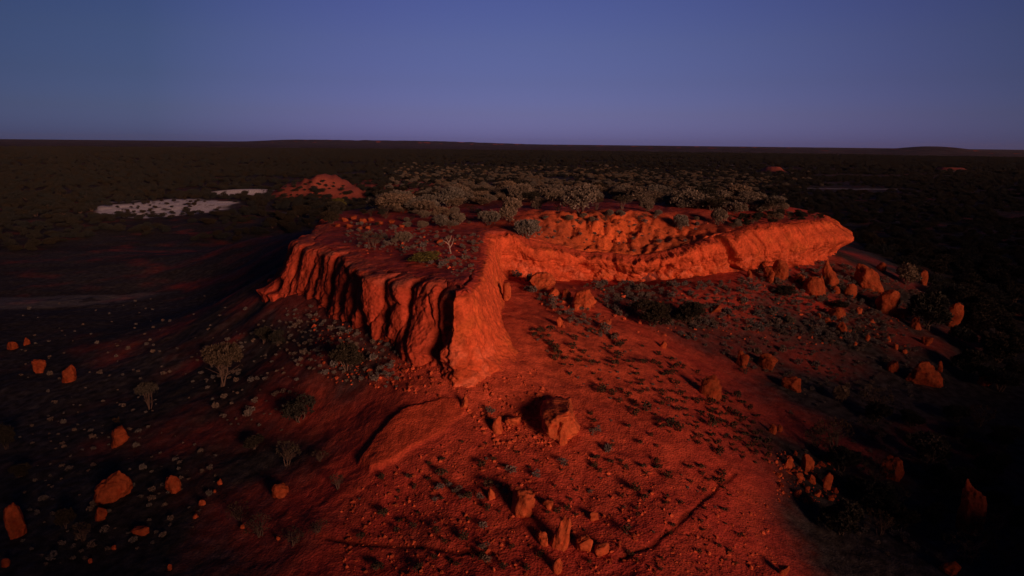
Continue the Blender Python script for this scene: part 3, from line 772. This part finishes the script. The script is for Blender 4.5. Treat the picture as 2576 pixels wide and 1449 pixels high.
def tube(path, r0, r1, sides=5):
    path = np.asarray(path, float); n = len(path); V = []
    for i, p in enumerate(path):
        d = path[min(i + 1, n - 1)] - path[max(i - 1, 0)]; d /= np.linalg.norm(d)
        u = np.cross(d, [.3, .9, .1]); u /= np.linalg.norm(u); w = np.cross(d, u)
        r = r0 + (r1 - r0) * i / (n - 1)
        for k in range(sides): t = 2 * math.pi * k / sides; V.append(p + r * (u * math.cos(t) + w * math.sin(t)))
    F = [(i * sides + k, i * sides + (k + 1) % sides, (i + 1) * sides + (k + 1) % sides, (i + 1) * sides + k) for i in range(n - 1) for k in range(sides)]
    return np.array(V), np.array(F)

def join(parts):
    V, F, o = [], [], 0
    for v, f in parts: V.append(v); F.append(f + o); o += len(v)
    return np.vstack(V), np.vstack(F)

def crown_mesh(name, seed, nlobe, ntuft, per, z0, mat, leaf=.042, open_=0.0, flat=1.0):
    """crown of upright tufts over several domes; unit width 1, top at z = 1"""
    rg = np.random.RandomState(seed)
    lobes = []
    for i in range(nlobe):
        t = 2.4 * i + rg.uniform(0, 1); d = 0 if nlobe == 1 else rg.uniform(.10, .27)
        r = rg.uniform(.23, .34) if nlobe > 1 else .45
        lobes.append((np.array([d * math.cos(t), d * math.sin(t), rg.uniform(z0 + .12, .72)]), r))
    Cs, Ds = [], []
    tries = 0
    while len(Cs) < ntuft and tries < ntuft * 8:
        tries += 1
        c, r = lobes[rg.randint(len(lobes))]
        d = rg.normal(size=3); d /= np.linalg.norm(d)
        if d[2] < -.35: continue
        p = c + d * r * np.array([1, 1, (1 - z0) * .85 * flat]) * rg.uniform(.82, 1.05)
        if any(np.linalg.norm((p - c2) / np.array([1, 1, .85])) < r2 * .72 for c2, r2 in lobes): continue
        Cs.append(p); Ds.append(d * .55 + np.array([0, 0, .75]))
    Cs, Ds = np.array(Cs), np.array(Ds); Ds /= np.linalg.norm(Ds, axis=1)[:, None]
    nt = len(Cs)
    idx = np.repeat(np.arange(nt), per)
    up_ = rg.uniform(-.5, 1, (nt * per, 1))
    C = Cs[idx] + Ds[idx] * up_ * .055 + rg.normal(size=(nt * per, 3)) * .022 * (1.2 - .5 * up_)
    v1, f1 = leaf_quads(C, Ds[idx], leaf, leaf * .62, rg)
    # inner leaves so that the crown is not hollow
    m = max(6, int(nt * per * .16 * (1 - open_)))
    li = rg.randint(len(lobes), size=m)
    q = np.array([lobes[i][0] for i in li]) + rg.normal(size=(m, 3)) * np.array([lobes[i][1] for i in li])[:, None] * .38
    v2, f2 = leaf_quads(q, np.tile([0, 0, 1.0], (m, 1)), leaf * 1.5, leaf, rg)
    V_, F_ = join([(v1, f1), (v2, f2)])
    V_[:, :2] -= (V_[:, :2].max(0) + V_[:, :2].min(0)) / 2
    s = max(V_[:, 0].max() - V_[:, 0].min(), V_[:, 1].max() - V_[:, 1].min())
    V_[:, :2] /= s
    V_[:, 2] = z0 + (V_[:, 2] - V_[:, 2].min()) / (V_[:, 2].max() - V_[:, 2].min()) * (1 - z0)
    return mesh_np(name, V_, F_, mat, smooth=False), [(l[0] * np.array([1 / s, 1 / s, 1])) for l in lobes]

def stems_mesh(name, ends, seed, r=.022, mat=None, twig=0):
    rg = np.random.RandomState(seed); parts = []
    for e in ends:
        b = np.array([rg.uniform(-.04, .04), rg.uniform(-.04, .04), -.12])
        m1 = b * .6 + e * .4 + rg.normal(size=3) * .03; m2 = b * .25 + e * .75 + rg.normal(size=3) * .03
        parts.append(tube([b, m1, m2, e], r, r * .35))
        for k in range(twig):
            s = m1 + (e - m1) * rg.uniform(.1, .9); d = rg.normal(size=3) * .16; d[2] = abs(d[2]) + .08
            parts.append(tube([s, s + d * .6, s + d], r * .35, r * .12, 4))
    V_, F_ = join(parts)
    return mesh_np(name, V_, F_, mat or M_wood)

PROTO = {}
def proto(key, seed, nl, nt, per, z0, mat, twig=2, **k):
    me, ends = crown_mesh('crown', seed, nl, nt, per, z0, mat, **k)
    PROTO[key] = (me, stems_mesh('trunk', ends, seed, twig=twig))
for i in range(5): proto('mulga%d' % i, 11 + i, 4 + i % 3, 250, 26, .05, M_leaf)
for i in range(3): proto('dark%d' % i, 31 + i, 5, 210, 24, .12, M_leaf_dark)
for i in range(2): proto('open%d' % i, 41 + i, 6, 200, 24, .42, M_leaf_mid, open_=.7, twig=4)
for i in range(3): proto('plain%d' % i, 91 + i, 5 + i, 170, 16, .06, M_leaf_plain)
proto('yellow', 51, 7, 200, 22, .05, M_leaf_yellow, flat=.8)
for i in range(2): proto('twiggy%d' % i, 61 + i, 6, 60, 9, .22, M_tuft, open_=1, twig=9, leaf=.03)
for i in range(4):
    me, _ = crown_mesh('grey_shrub', 71 + i, 4, 34, 9, 0.0, M_salt, leaf=.10); PROTO['salt%d' % i] = (me, None)
for i in range(3):
    me, _ = crown_mesh('dark_shrub', 81 + i, 3, 22, 8, 0.0, M_tuft, leaf=.13); PROTO['tuft%d' % i] = (me, None)

RT = random.Random(5)
def plant(key, p, w, h, label, cat, name, group=None, sink=.0):
    me, st = PROTO[key]
    if st is None:
        o = link(name, me)
    else:
        o = link(name, None); o.empty_display_size = .3
        link('crown', me, o); link('trunk', st, o)
    o.location = (p[0], p[1], p[2] - sink); o.scale = (w, w, h); o.rotation_euler = (RT.uniform(-.06, .06), RT.uniform(-.06, .06), RT.uniform(0, 6.28))
    o['label'] = label; o['category'] = cat
    if group: o['group'] = group
    return o

def tree(X, Yb, w, h, key, label, name='bushy_tree', group=None, cat='tree'):
    p = hit(X, Yb); p[2] = zgrid(p[0], p[1])
    return plant(key, p, px2m(p, w), px2h(p, h) * .88, label, cat, name, group)

TM = 'grey-green trees on the mesa top'
tree(1285,556,76,72,'mulga0','tall rounded grey tree in two bulges at the front centre of the grove',group=TM)
tree(1130,520,84,62,'mulga1','broad brownish tree at the left front of the grove on the mesa',group=TM)
tree(1306,507,66,56,'mulga2','dome-shaped tree directly behind the tall rounded front tree',group=TM)
tree(1230,566,68,46,'mulga3','low wide grey bush left of the tall front tree with dark shade under it',group=TM)
tree(1150,566,54,40,'mulga4','right half of the low double bush on the mesa top left of centre',group=TM)
tree(1108,570,58,36,'mulga2','left half of the low double bush on the mesa top left of centre',group=TM)
tree(1105,545,60,30,'mulga0','flattened bush close behind the low double bush',group=TM)
tree(1016,611,52,36,'mulga3','small grey bush alone in the middle of the stony left mesa top',group=TM)
tree(996,612,30,22,'mulga1','little bush touching the small lone grey bush on the left mesa top',group=TM)
tree(936,622,74,46,'twiggy0','dark twiggy shrub on the left mesa top near the fluted cliff edge','twiggy_shrub',group=TM,cat='shrub')
tree(1325,600,78,58,'mulga4','large grey bush hanging over the inner corner of the cliff',group=TM)
tree(1356,527,46,38,'mulga0','small pale-topped tree right of the tall front tree',group=TM)
tree(1404,531,30,34,'twiggy1','thin sparse shrub between two small trees at the amphitheatre rim','twiggy_shrub',group=TM,cat='shrub')
tree(1440,529,34,36,'open0','small umbrella-shaped tree on a visible stem at the amphitheatre rim',group=TM)
tree(1462,532,104,80,'mulga1','largest spreading tree of the grove with two crowns, above the amphitheatre',group=TM)
tree(1500,528,40,44,'open1','slim tree on the right of the largest spreading tree',group=TM)
tree(1628,531,40,36,'mulga2','pale round tree alone at the amphitheatre rim, right of the largest tree',group=TM)
tree(1566,527,54,44,'open0','leafy tree on thin stems left of the pale round rim tree',group=TM)
tree(1712,577,52,48,'mulga3','dull grey bush on the broken slope above the cliff wall',group=TM)
tree(1806,566,54,52,'mulga4','rounded bush at the rim over the dark cleft in the cliff',group=TM)
tree(1942,545,66,60,'open1','tree with a bare stem near the top edge of the massive right block',group=TM)
tree(1850,510,84,56,'mulga0','clump-like tree in the right part of the grove, paler on the left',group=TM)
tree(1722,520,84,52,'mulga1','wide lumpy tree in the right part of the grove above the broken slope',group=TM)
tree(1070,660,110,30,'yellow','flat yellow-green bush spreading over the mesa top near the nose','spreading_bush',cat='bush')
tree(852,522,48,28,'yellow','yellowish bush on the left edge of the mesa above the dark valley','spreading_bush',cat='bush')
tree(968,538,60,30,'twiggy1','reddish sparse shrub at the left rear of the mesa top','twiggy_shrub',cat='shrub')
tree(560,972,122,128,'open0','spreading tree with a forked bare trunk on the left slope')
tree(700,870,56,48,'plain0','small grey tree on the left slope under the fluted cliff')
tree(664,862,58,52,'dark0','dark tree touching the small grey one under the fluted cliff')
tree(376,1030,66,92,'open1','thin dark tree with a crooked stem on the lower left slope')
tree(752,1060,96,76,'plain1','rounded bush at the shadowed foot of the spur, left of the bare rock sheet')
tree(872,930,96,80,'dark1','feathery dark bush below the middle of the fluted cliff')
tree(722,1170,74,76,'twiggy0','twiggy grey bush with thin stems on the left flank of the spur','twiggy_shrub',cat='shrub')
tree(640,1130,60,46,'dark2','low dark bush left of the twiggy grey bush on the spur flank')
tree(805,1160,50,40,'twiggy1','sparse greenish shrub near the left edge of the red spur','twiggy_shrub',cat='shrub')
tree(16,1130,70,80,'dark0','dark tree cut off by the left edge of the picture')
tree(50,1200,66,40,'dark1','dim grey bush on the valley floor below the tree at the left edge')
for X, Y, w, h, k, l in ((600,1310,70,60,'twiggy1','bare twiggy bush in the lower left, nearest the bright spur soil'),(655,1350,80,70,'twiggy0','large wispy bush near the bottom left of the spur'),
        (740,1372,70,60,'twiggy1','wispy bush at the left end of the thin dark track'),(850,1230,40,50,'twiggy0','bare stick shrub below the bare rock sheet'),(800,1340,56,40,'twiggy1','low wispy shrub just above the thin dark track'),
        (165,1330,64,66,'dark2','dim leafy bush right of the tall rounded boulder at the left edge'),(210,1360,60,60,'twiggy0','thin grey bush below the rounded boulder on the left')):
    tree(X, Y, w, h, k, l, 'wispy_bush', cat='bush')
tree(1640,822,118,82,'dark0','big dark bush among grey shrubs below the right wall')
tree(1738,815,86,70,'dark1','dark bush right of the biggest one below the right wall')
tree(2278,715,76,62,'mulga2','grey tree on the right slope above the big dark bush')
tree(2332,830,128,110,'dark2','biggest dark bush on the right slope with a dense dome')
tree(2410,770,80,60,'dark0','dark tree behind the knobbly pinnacle on the right')
tree(2325,1190,130,120,'open0','wide dim tree with a visible trunk in the lower right valley')
tree(2115,1010,56,50,'mulga4','pale dim bush in the dark gully right of the spur')
tree(2205,1060,80,60,'dark1','dim bush right of the pale one in the dark gully')
tree(2050,1130,80,60,'twiggy0','twiggy bush above the rubble heap on the right','twiggy_shrub',cat='shrub')
tree(2110,1175,70,70,'twiggy1','bent leafless bush right of the rubble heap','twiggy_shrub',cat='shrub')
tree(1875,940,40,26,'twiggy0','dead bush between the two gully-edge boulders','twiggy_shrub',cat='shrub')
tree(1975,745,60,30,'dark2','low dark bush below the rocks at the cliff foot')
tree(2110,780,60,30,'dark0','low green bush at the foot of the leaning pair of rocks')
tree(1985,815,36,28,'mulga3','pale grey bush alone in the middle of the right slope')

def inside(px, py, poly):
    c = False
    for (x1, y1), (x2, y2) in zip(poly, poly[1:] + poly[:1]):
        if (y1 > py) != (y2 > py) and px < (x2 - x1) * (py - y1) / (y2 - y1) + x1: c = not c
    return c
def scatter(poly, n, rg, mind=0.0, keep=None):
    xs = [p[0] for p in poly]; ys = [p[1] for p in poly]; out_ = []; t = 0
    while len(out_) < n and t < n * 40:
        t += 1
        X, Y = rg.uniform(min(xs), max(xs)), rg.uniform(min(ys), max(ys))
        if not inside(X, Y, poly): continue
        p = hit(X, Y)
        if p[1] > 900: continue
        if mind and any((p[0] - q[0]) ** 2 + (p[1] - q[1]) ** 2 < mind * mind for q in out_): continue
        if keep and not keep(p): continue
        p[2] = zgrid(p[0], p[1]); out_.append(p)
    return out_
rs = random.Random(3)
def fill(poly, n, keys, wr, hr, label, name, group, mind, cat='tree'):
    for p in scatter(poly, n, rs, mind):
        w = rs.uniform(*wr); plant(rs.choice(keys), p, w, w * rs.uniform(*hr), label, cat, name, group, .05)
MU = ['mulga%d' % i for i in range(5)]; DK = ['dark%d' % i for i in range(3)]
fill([(950,535),(1000,500),(1080,482),(1250,475),(1600,474),(1850,484),(1990,512),(1960,535),(1850,540),(1700,522),(1560,512),(1380,510),(1200,516),(1060,535)], 170, MU + ['dark1'], (3.2, 6.2), (.38, .55),
     'grey-green tree packed into the dense grove covering the back of the mesa top', 'bushy_tree', 'dense grove on the back of the mesa', 2.0)
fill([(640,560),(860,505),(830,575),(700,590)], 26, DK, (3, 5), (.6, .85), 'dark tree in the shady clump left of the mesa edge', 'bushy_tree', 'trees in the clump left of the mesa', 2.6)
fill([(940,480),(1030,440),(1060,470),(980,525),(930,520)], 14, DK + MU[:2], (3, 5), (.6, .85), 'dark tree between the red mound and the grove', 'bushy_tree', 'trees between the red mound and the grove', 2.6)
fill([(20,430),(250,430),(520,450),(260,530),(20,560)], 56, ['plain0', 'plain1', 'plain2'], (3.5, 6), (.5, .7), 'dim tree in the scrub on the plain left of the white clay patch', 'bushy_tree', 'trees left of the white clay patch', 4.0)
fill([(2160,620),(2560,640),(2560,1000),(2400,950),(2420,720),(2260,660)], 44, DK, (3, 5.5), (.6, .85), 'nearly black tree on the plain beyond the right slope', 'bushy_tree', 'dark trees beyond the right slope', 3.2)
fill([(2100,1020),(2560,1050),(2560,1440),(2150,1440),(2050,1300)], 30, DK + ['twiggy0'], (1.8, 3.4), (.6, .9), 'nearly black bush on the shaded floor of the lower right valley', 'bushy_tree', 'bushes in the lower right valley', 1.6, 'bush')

fill([(1800,560),(1880,540),(2060,540),(2095,552),(1960,558),(1840,580)], 34, ['dark0', 'dark2', 'mulga3', 'twiggy0'], (.9, 2.0), (.5, .75),
     'low dark bush along the top edge of the massive right block', 'low_bush', 'bushes along the top of the right block', 1.2, 'bush')
fill([(1330,560),(1420,540),(1700,540),(1790,560),(1600,552),(1400,575)], 14, ['mulga1', 'mulga4', 'twiggy1'], (.9, 1.8), (.5, .75),
     'small bush on the upper lip of the eroded hollow', 'low_bush', 'bushes on the lip of the eroded hollow', 1.5, 'bush')
fill([(700,470),(780,455),(880,465),(900,500),(740,505)], 26, ['plain0', 'plain1', 'dark0'], (1.4, 2.8), (.5, .75),
     'small dark bush dotted on the low red mound beyond the mesa', 'low_bush', 'bushes dotted on the red mound', 2.0, 'bush')

fill([(290,510),(430,488),(540,492),(500,520),(400,545),(290,540)], 46, ['dark0', 'dark1', 'plain2'], (1.0, 2.4), (.5, .75),
     'small dark bush dotted over the white clay patch', 'low_bush', 'bushes dotted over the white clay', 2.0, 'bush')

fill([(880,545),(1000,522),(1200,532),(1335,562),(1240,588),(1050,578),(900,565)], 34, ['dark0', 'twiggy0', 'mulga2', 'mulga4', 'twiggy1'], (.8, 2.0), (.5, .75),
     'low bush among the stones on the left half of the mesa top', 'low_bush', 'low bushes on the left half of the mesa top', 1.6, 'bush')

# dead tree on the mesa top
dead = []
p0 = np.array([0, 0, -.1])
for b in ([(0,0,-.1),(-.12,0,.45),(-.2,.05,.9),(-.42,.05,1.35)], [(-.12,0,.45),(.1,.1,.8),(.2,.1,1.25)], [(-.2,.05,.9),(-.02,0,1.2),(.02,-.1,1.5)], [(-.16,0,.7),(-.4,-.1,.95),(-.62,-.1,1.02)]):
    dead.append(tube(b, .055, .016, 5))
dv, df = join(dead)
o = link('dead_tree', mesh_np('dead_tree', dv * 1.3, df, M_dead)); o.location = hit(1135, 638)
o['label'] = 'bare bleached dead tree standing on the stony left mesa top'; o['category'] = 'dead tree'

# ------------------------------------------------------------------ small shrubs: the largest 300 as things, the rest as ground cover
SAL = ['salt%d' % i for i in range(4)]; TUF = ['tuft%d' % i for i in range(3)]
small = []      # apparent size, point, width, key, region
def shrubs(poly, n, keys, wr, region, mind=.5):
    for p in scatter(poly, n, rs, mind):
        w = rs.uniform(*wr) * rs.choice((.5, .7, 1, 1, 1.5))
        small.append((w / math.hypot(p[0], p[1]), p, w, rs.choice(keys), region))
REG = {'top': ('small pale grey shrub on the stony left part of the mesa top', 'grey_shrub', 'grey shrubs on the left mesa top'),
       'wall': ('grey saltbush-like shrub on the slope below the right wall', 'grey_shrub', 'grey shrubs below the right wall'),
       'left': ('grey shrub on the shaded slope below the fluted left cliff', 'grey_shrub', 'grey shrubs below the fluted left cliff'),
       'spur': ('small dark tuft of shrub on the bright red soil of the spur', 'dark_shrub', 'dark shrubs on the red spur'),
       'spurg': ('little grey shrub on the red soil of the centre foreground', 'grey_shrub', 'grey shrubs in the centre foreground'),
       'low': ('dim small shrub on the dark ground of the lower left', 'grey_shrub', 'dim shrubs at the lower left'),
       'gully': ('dim grey shrub in the dark gully of the lower right', 'grey_shrub', 'grey shrubs in the lower right gully'),
       'bowl': ('small grey shrub in the eroded hollow above the cliff wall', 'grey_shrub', 'grey shrubs in the eroded hollow')}
shrubs([(880,560),(1060,580),(1240,590),(1225,650),(1205,700),(1140,700),(1000,640),(860,620)], 240, SAL, (.3, .62), 'top', .5)
shrubs([(1880,692),(2080,658),(2200,690),(2330,740),(2300,800),(2200,765),(2060,705)], 170, SAL, (.4, .9), 'wall', .55)
shrubs([(1290,692),(1340,700),(1430,760),(1500,790),(1560,860),(1480,850),(1400,790),(1330,735)], 75, SAL, (.5, 1.0), 'wall', .6)
shrubs([(1450,715),(1620,715),(1760,710),(1900,700),(2060,690),(2200,760),(2280,850),(2150,880),(1950,840),(1760,830),(1560,800)], 620, SAL, (.4, .9), 'wall', .55)
shrubs([(1700,840),(2000,850),(2280,860),(2400,980),(2200,1000),(1900,940)], 200, SAL, (.35, .75), 'wall', .6)
shrubs([(700,780),(780,770),(900,830),(1040,900),(1000,980),(860,960),(740,920),(680,860)], 170, SAL, (.3, .62), 'left', .5)
shrubs([(480,900),(680,800),(700,900),(800,1000),(700,1100),(560,1080)], 100, SAL, (.28, .55), 'left', .5)
shrubs([(1310,830),(1500,830),(1700,900),(1900,1030),(1960,1180),(1800,1150),(1600,1050),(1440,950)], 230, TUF, (.35, .75), 'spur', .5)
shrubs([(1450,1000),(1650,1100),(1850,1200),(1900,1440),(1600,1440),(1500,1200)], 70, TUF, (.3, .6), 'spur', .5)
shrubs([(900,1200),(1200,1100),(1450,1150),(1500,1440),(900,1440)], 75, TUF, (.3, .65), 'spur', .5)
for X, Y, w in ((1105,1230,26),(1150,1240,30),(1130,1225,20),(1160,1255,22),(1095,1260,20),(1275,1240,24),(1255,1225,18),(1285,1190,38),(1415,1170,28),(1350,1200,26),(1490,1090,24),(1505,1085,20),(1530,1135,26),(1485,1240,18),(1235,1040,28),(1240,1065,26),(1217,1380,30),(1215,1330,28),(1225,1415,30),(1210,1255,22)):
    p = hit(X, Y); p[2] = zgrid(p[0], p[1]); w_ = px2m(p, w); small.append((w_ / math.hypot(p[0], p[1]), p, w_, rs.choice(SAL), 'spurg'))
shrubs([(60,1150),(400,1050),(560,1150),(520,1330),(150,1440),(40,1400)], 110, SAL, (.25, .5), 'low', .5)
shrubs([(1980,960),(2300,1000),(2560,1150),(2500,1420),(2150,1400),(1980,1080)], 130, SAL, (.35, .7), 'gully', .5)
shrubs([(1360,560),(1640,545),(1800,575),(1780,600),(1600,640),(1420,620),(1330,600)], 40, SAL, (.35, .65), 'bowl', .7)
shrubs([(60,760),(640,740),(640,880),(480,1000),(300,1120),(40,1120)], 150, TUF, (.2, .5), 'low', .6)
small.sort(key=lambda t: -t[0])
cnt = {'grey_shrub': 0, 'dark_shrub': 0}; rest = {}
for a, p, w, key, reg in small:
    label, name, group = REG[reg]
    if cnt[name] < 300 and not (reg == 'low' and p[1] > 62):
        cnt[name] += 1
        plant(key, p, w, w * rs.uniform(.6, .85), label, 'shrub', name, group, .03)
    else:
        rest.setdefault(key, []).append((p, w))

def cover(name, label, cat, pts, sizes, src, rz, hs=(.6, .85)):
    """ground cover: the plant src set on every point by a node tree"""
    me = bpy.data.meshes.new(name)
    pts = np.asarray(pts, np.float32); n = len(pts)
    me.vertices.add(n); me.vertices.foreach_set('co', pts.ravel())
    at = me.attributes.new('size', 'FLOAT_VECTOR', 'POINT')
    sz = np.asarray(sizes)[:, None] * np.ones((1, 3)); sz[:, 2] *= rz.uniform(*hs, n)
    at.data.foreach_set('vector', sz.astype(np.float32).ravel())
    o = link(name, me, kind='stuff', label=label, category=cat)
    ng = bpy.data.node_groups.new(name, 'GeometryNodeTree')
    ng.interface.new_socket('Geometry', in_out='INPUT', socket_type='NodeSocketGeometry')
    ng.interface.new_socket('Geometry', in_out='OUTPUT', socket_type='NodeSocketGeometry')
    N = ng.nodes.new; Lk = ng.links.new
    gi, go = N('NodeGroupInput'), N('NodeGroupOutput'); iop = N('GeometryNodeInstanceOnPoints')
    j = N('GeometryNodeGeometryToInstance')
    for s in src:
        oi = N('GeometryNodeObjectInfo'); oi.inputs['Object'].default_value = s
        Lk(oi.outputs['Geometry'], j.inputs[0])
    na = N('GeometryNodeInputNamedAttribute'); na.data_type = 'FLOAT_VECTOR'; na.inputs['Name'].default_value = 'size'
    rv = N('FunctionNodeRandomValue'); rv.data_type = 'FLOAT_VECTOR'
    rv.inputs[0].default_value = (-.08, -.08, 0); rv.inputs[1].default_value = (.08, .08, 6.28)
    Lk(gi.outputs[0], iop.inputs['Points']); Lk(j.outputs[0], iop.inputs['Instance'])
    iop.inputs['Pick Instance'].default_value = True
    ri = N('FunctionNodeRandomValue'); ri.data_type = 'INT'; ri.inputs['Min'].default_value = 0; ri.inputs['Max'].default_value = len(src) - 1
    Lk(ri.outputs['Value'], iop.inputs['Instance Index'])
    Lk(rv.outputs[0], iop.inputs['Rotation']); Lk(na.outputs['Attribute'], iop.inputs['Scale'])
    Lk(iop.outputs[0], go.inputs[0])
    md = o.modifiers.new('cover', 'NODES'); md.node_group = ng
    return o
def find_src(me):
    return next(o for o in COL.objects if o.data is me)
rz = np.random.RandomState(9)
P_, S_ = [], []
for k, l in rest.items():
    for p, w in l: P_.append(p - np.array([0, 0, .03])); S_.append(w)
if P_:
    srcs = [find_src(PROTO[k][0]) for k in SAL]
    cover('low_shrubs', 'scattered low grey shrubs too many to count on the slopes', 'shrubs', P_, S_, srcs, rz)

# scrub of the plain, out towards the horizon
def scrub_points(r0, r1, spacing, amax=40):
    n = int(math.radians(2 * amax) * .5 * (r1 * r1 - r0 * r0) / spacing ** 2)
    a = np.radians(rz.uniform(-amax, amax, n)); r = np.sqrt(rz.uniform(r0 * r0, r1 * r1, n))
    return r * np.sin(a), r * np.cos(a)
xs_, ys_, ss_ = [], [], []
for r0, r1, sp, sz in ((105, 330, 4.0, (2.0, 4.2)), (330, 800, 4.9, (2.6, 4.8)), (800, 2300, 8.8, (4.0, 7.8))):
    x, y = scrub_points(r0, r1, sp)
    xs_.append(x); ys_.append(y); ss_.append(rz.uniform(*sz, len(x)))
x, y, s = np.concatenate(xs_), np.concatenate(ys_), np.concatenate(ss_)
r = np.hypot(x, y); a = np.degrees(np.arctan2(x, y))
sdv = np.full(x.shape, -99.0); nr = r < 320
sdv[nr] = signed_dist(x[nr], y[nr], POLY)
ok = sdv < -14
ok &= ~((a < -2) & (r < 205 + 25 * perlin(a * .15, a * 0)))             # open gibber flat on the left
ok &= ~((a > 2) & (r < 120))
den = fbm(x * .012, y * .012, octv=3) + .5 * fbm(x * .05, y * .05, octv=2)
ok &= den > -.38
for cx, cy, rx, ry, rot in CLAY:
    dx, dy = x - cx, y - cy
    d = np.hypot((dx * math.cos(rot) + dy * math.sin(rot)) / rx, (-dx * math.sin(rot) + dy * math.cos(rot)) / ry)
    ok &= (d > .95 + .2 * rz.uniform(-1, 1, len(x)))
for mx, my, rad in ((*on_z(785, 490, -2)[:2], 16), (*on_z(845, 493, -2)[:2], 13), (262, 700, 18), (480, 760, 24)):
    ok &= np.hypot(x - mx, (y - my) * .8) > rad * 1.0
x, y, s = x[ok], y[ok], s[ok]
pts = np.stack([x, y, zgrid(x, y) - .1], 1)
ao, ro = a[ok], np.hypot(x, y)
pb = sstep(-13, -3, ao) * (1 - sstep(13, 25, ao)) * (1 - sstep(280, 900, ro)) * np.clip(.75 + .8 * fbm(x * .02, y * .02, octv=2), .1, 1)
bm_ = rz.uniform(0, 1, len(x)) < pb
cover('grey_scrub', 'belt of grey-green scrub trees behind the mesa, running back into the plain', 'scrub', pts[bm_], s[bm_] * 1.1, [find_src(PROTO[k][0]) for k in ('mulga0', 'mulga1', 'mulga2', 'mulga3')], rz, (.45, .65))
pts, s = pts[~bm_], s[~bm_]
cover('scrubland', 'wide dark plain of scrub trees running to the horizon', 'scrub', pts, s, [find_src(PROTO[k][0]) for k in ('dark0', 'plain0', 'plain1', 'plain2')], rz, (.45, .72))

# a few dark shrubs on the clay and the red mound
# ------------------------------------------------------------------ loose stones
sv, sf = ICO[1]
def stones(poly, n, smin, smax):
    return [(p, rs.uniform(smin, smax) * rs.choice((.5, .7, 1, 1.5))) for p in scatter(poly, n, rs)]
st = stones([(850,1250),(1250,1050),(1500,1150),(1950,1250),(1950,1446),(850,1446)], 1500, .035, .10)
st += stones([(1130,980),(1350,930),(1450,1120),(1250,1130)], 400, .05, .14)
st += stones([(1300,700),(1500,720),(2250,700),(2300,880),(1700,850),(1400,830)], 500, .07, .2)
st += stones([(1920,1130),(2110,1150),(2120,1280),(1950,1260)], 180, .06, .2)
st += stones([(860,570),(1220,600),(1200,690),(900,640)], 170, .05, .14)
st += stones([(760,780),(1100,900),(1120,1000),(820,960)], 300, .06, .16)
st += stones([(1360,550),(1800,560),(1780,600),(1400,615)], 60, .06, .18)
nS = len(st); rg = np.random.RandomState(4)
Vs = sv[None] * (1 + .28 * rg.normal(size=(nS, len(sv), 1))) * rg.uniform(.6, 1.2, (nS, 1, 3))
Vs *= np.array([q[1] for q in st])[:, None, None]
Vs += np.array([q[0] for q in st])[:, None, :]
Fs = (sf[None] + (np.arange(nS) * len(sv))[:, None, None]).reshape(-1, 3)
tc_ = np.repeat(np.array([.44, .09, .04]) * rg.uniform(.55, 1.35, (nS, 1)), len(sv), 0)
link('loose_stones', mesh_np('loose_stones', Vs.reshape(-1, 3), Fs, M_rock, tc_, smooth=False), kind='stuff', label='loose orange stones and gravel strewn over the red slopes', category='stones')

# ------------------------------------------------------------------ evening air over the plain
hm = bpy.data.materials.new('evening_air'); hm.use_nodes = True
ht = hm.node_tree; ht.nodes.clear()
ho = ht.nodes.new('ShaderNodeOutputMaterial'); pv = ht.nodes.new('ShaderNodeVolumePrincipled')
pv.inputs['Color'].default_value = (.62, .72, .95, 1); pv.inputs['Density'].default_value = 1.4e-5; pv.inputs['Anisotropy'].default_value = .2
ht.links.new(pv.outputs[0], ho.inputs['Volume'])
hb = 15000.0; z0_, z1_ = float(gz.min()) - 1.5, 95.0
hv = np.array([(x, y, z) for z in (z0_, z1_) for x, y in ((-hb, -hb), (hb, -hb), (hb, hb), (-hb, hb))])
link('haze', mesh_np('haze', hv, np.array([(0, 3, 2, 1), (4, 5, 6, 7), (0, 1, 5, 4), (1, 2, 6, 5), (2, 3, 7, 6), (3, 0, 4, 7)]), hm, smooth=False), kind='stuff', label='thin dusk haze lying over the plain', category='haze')
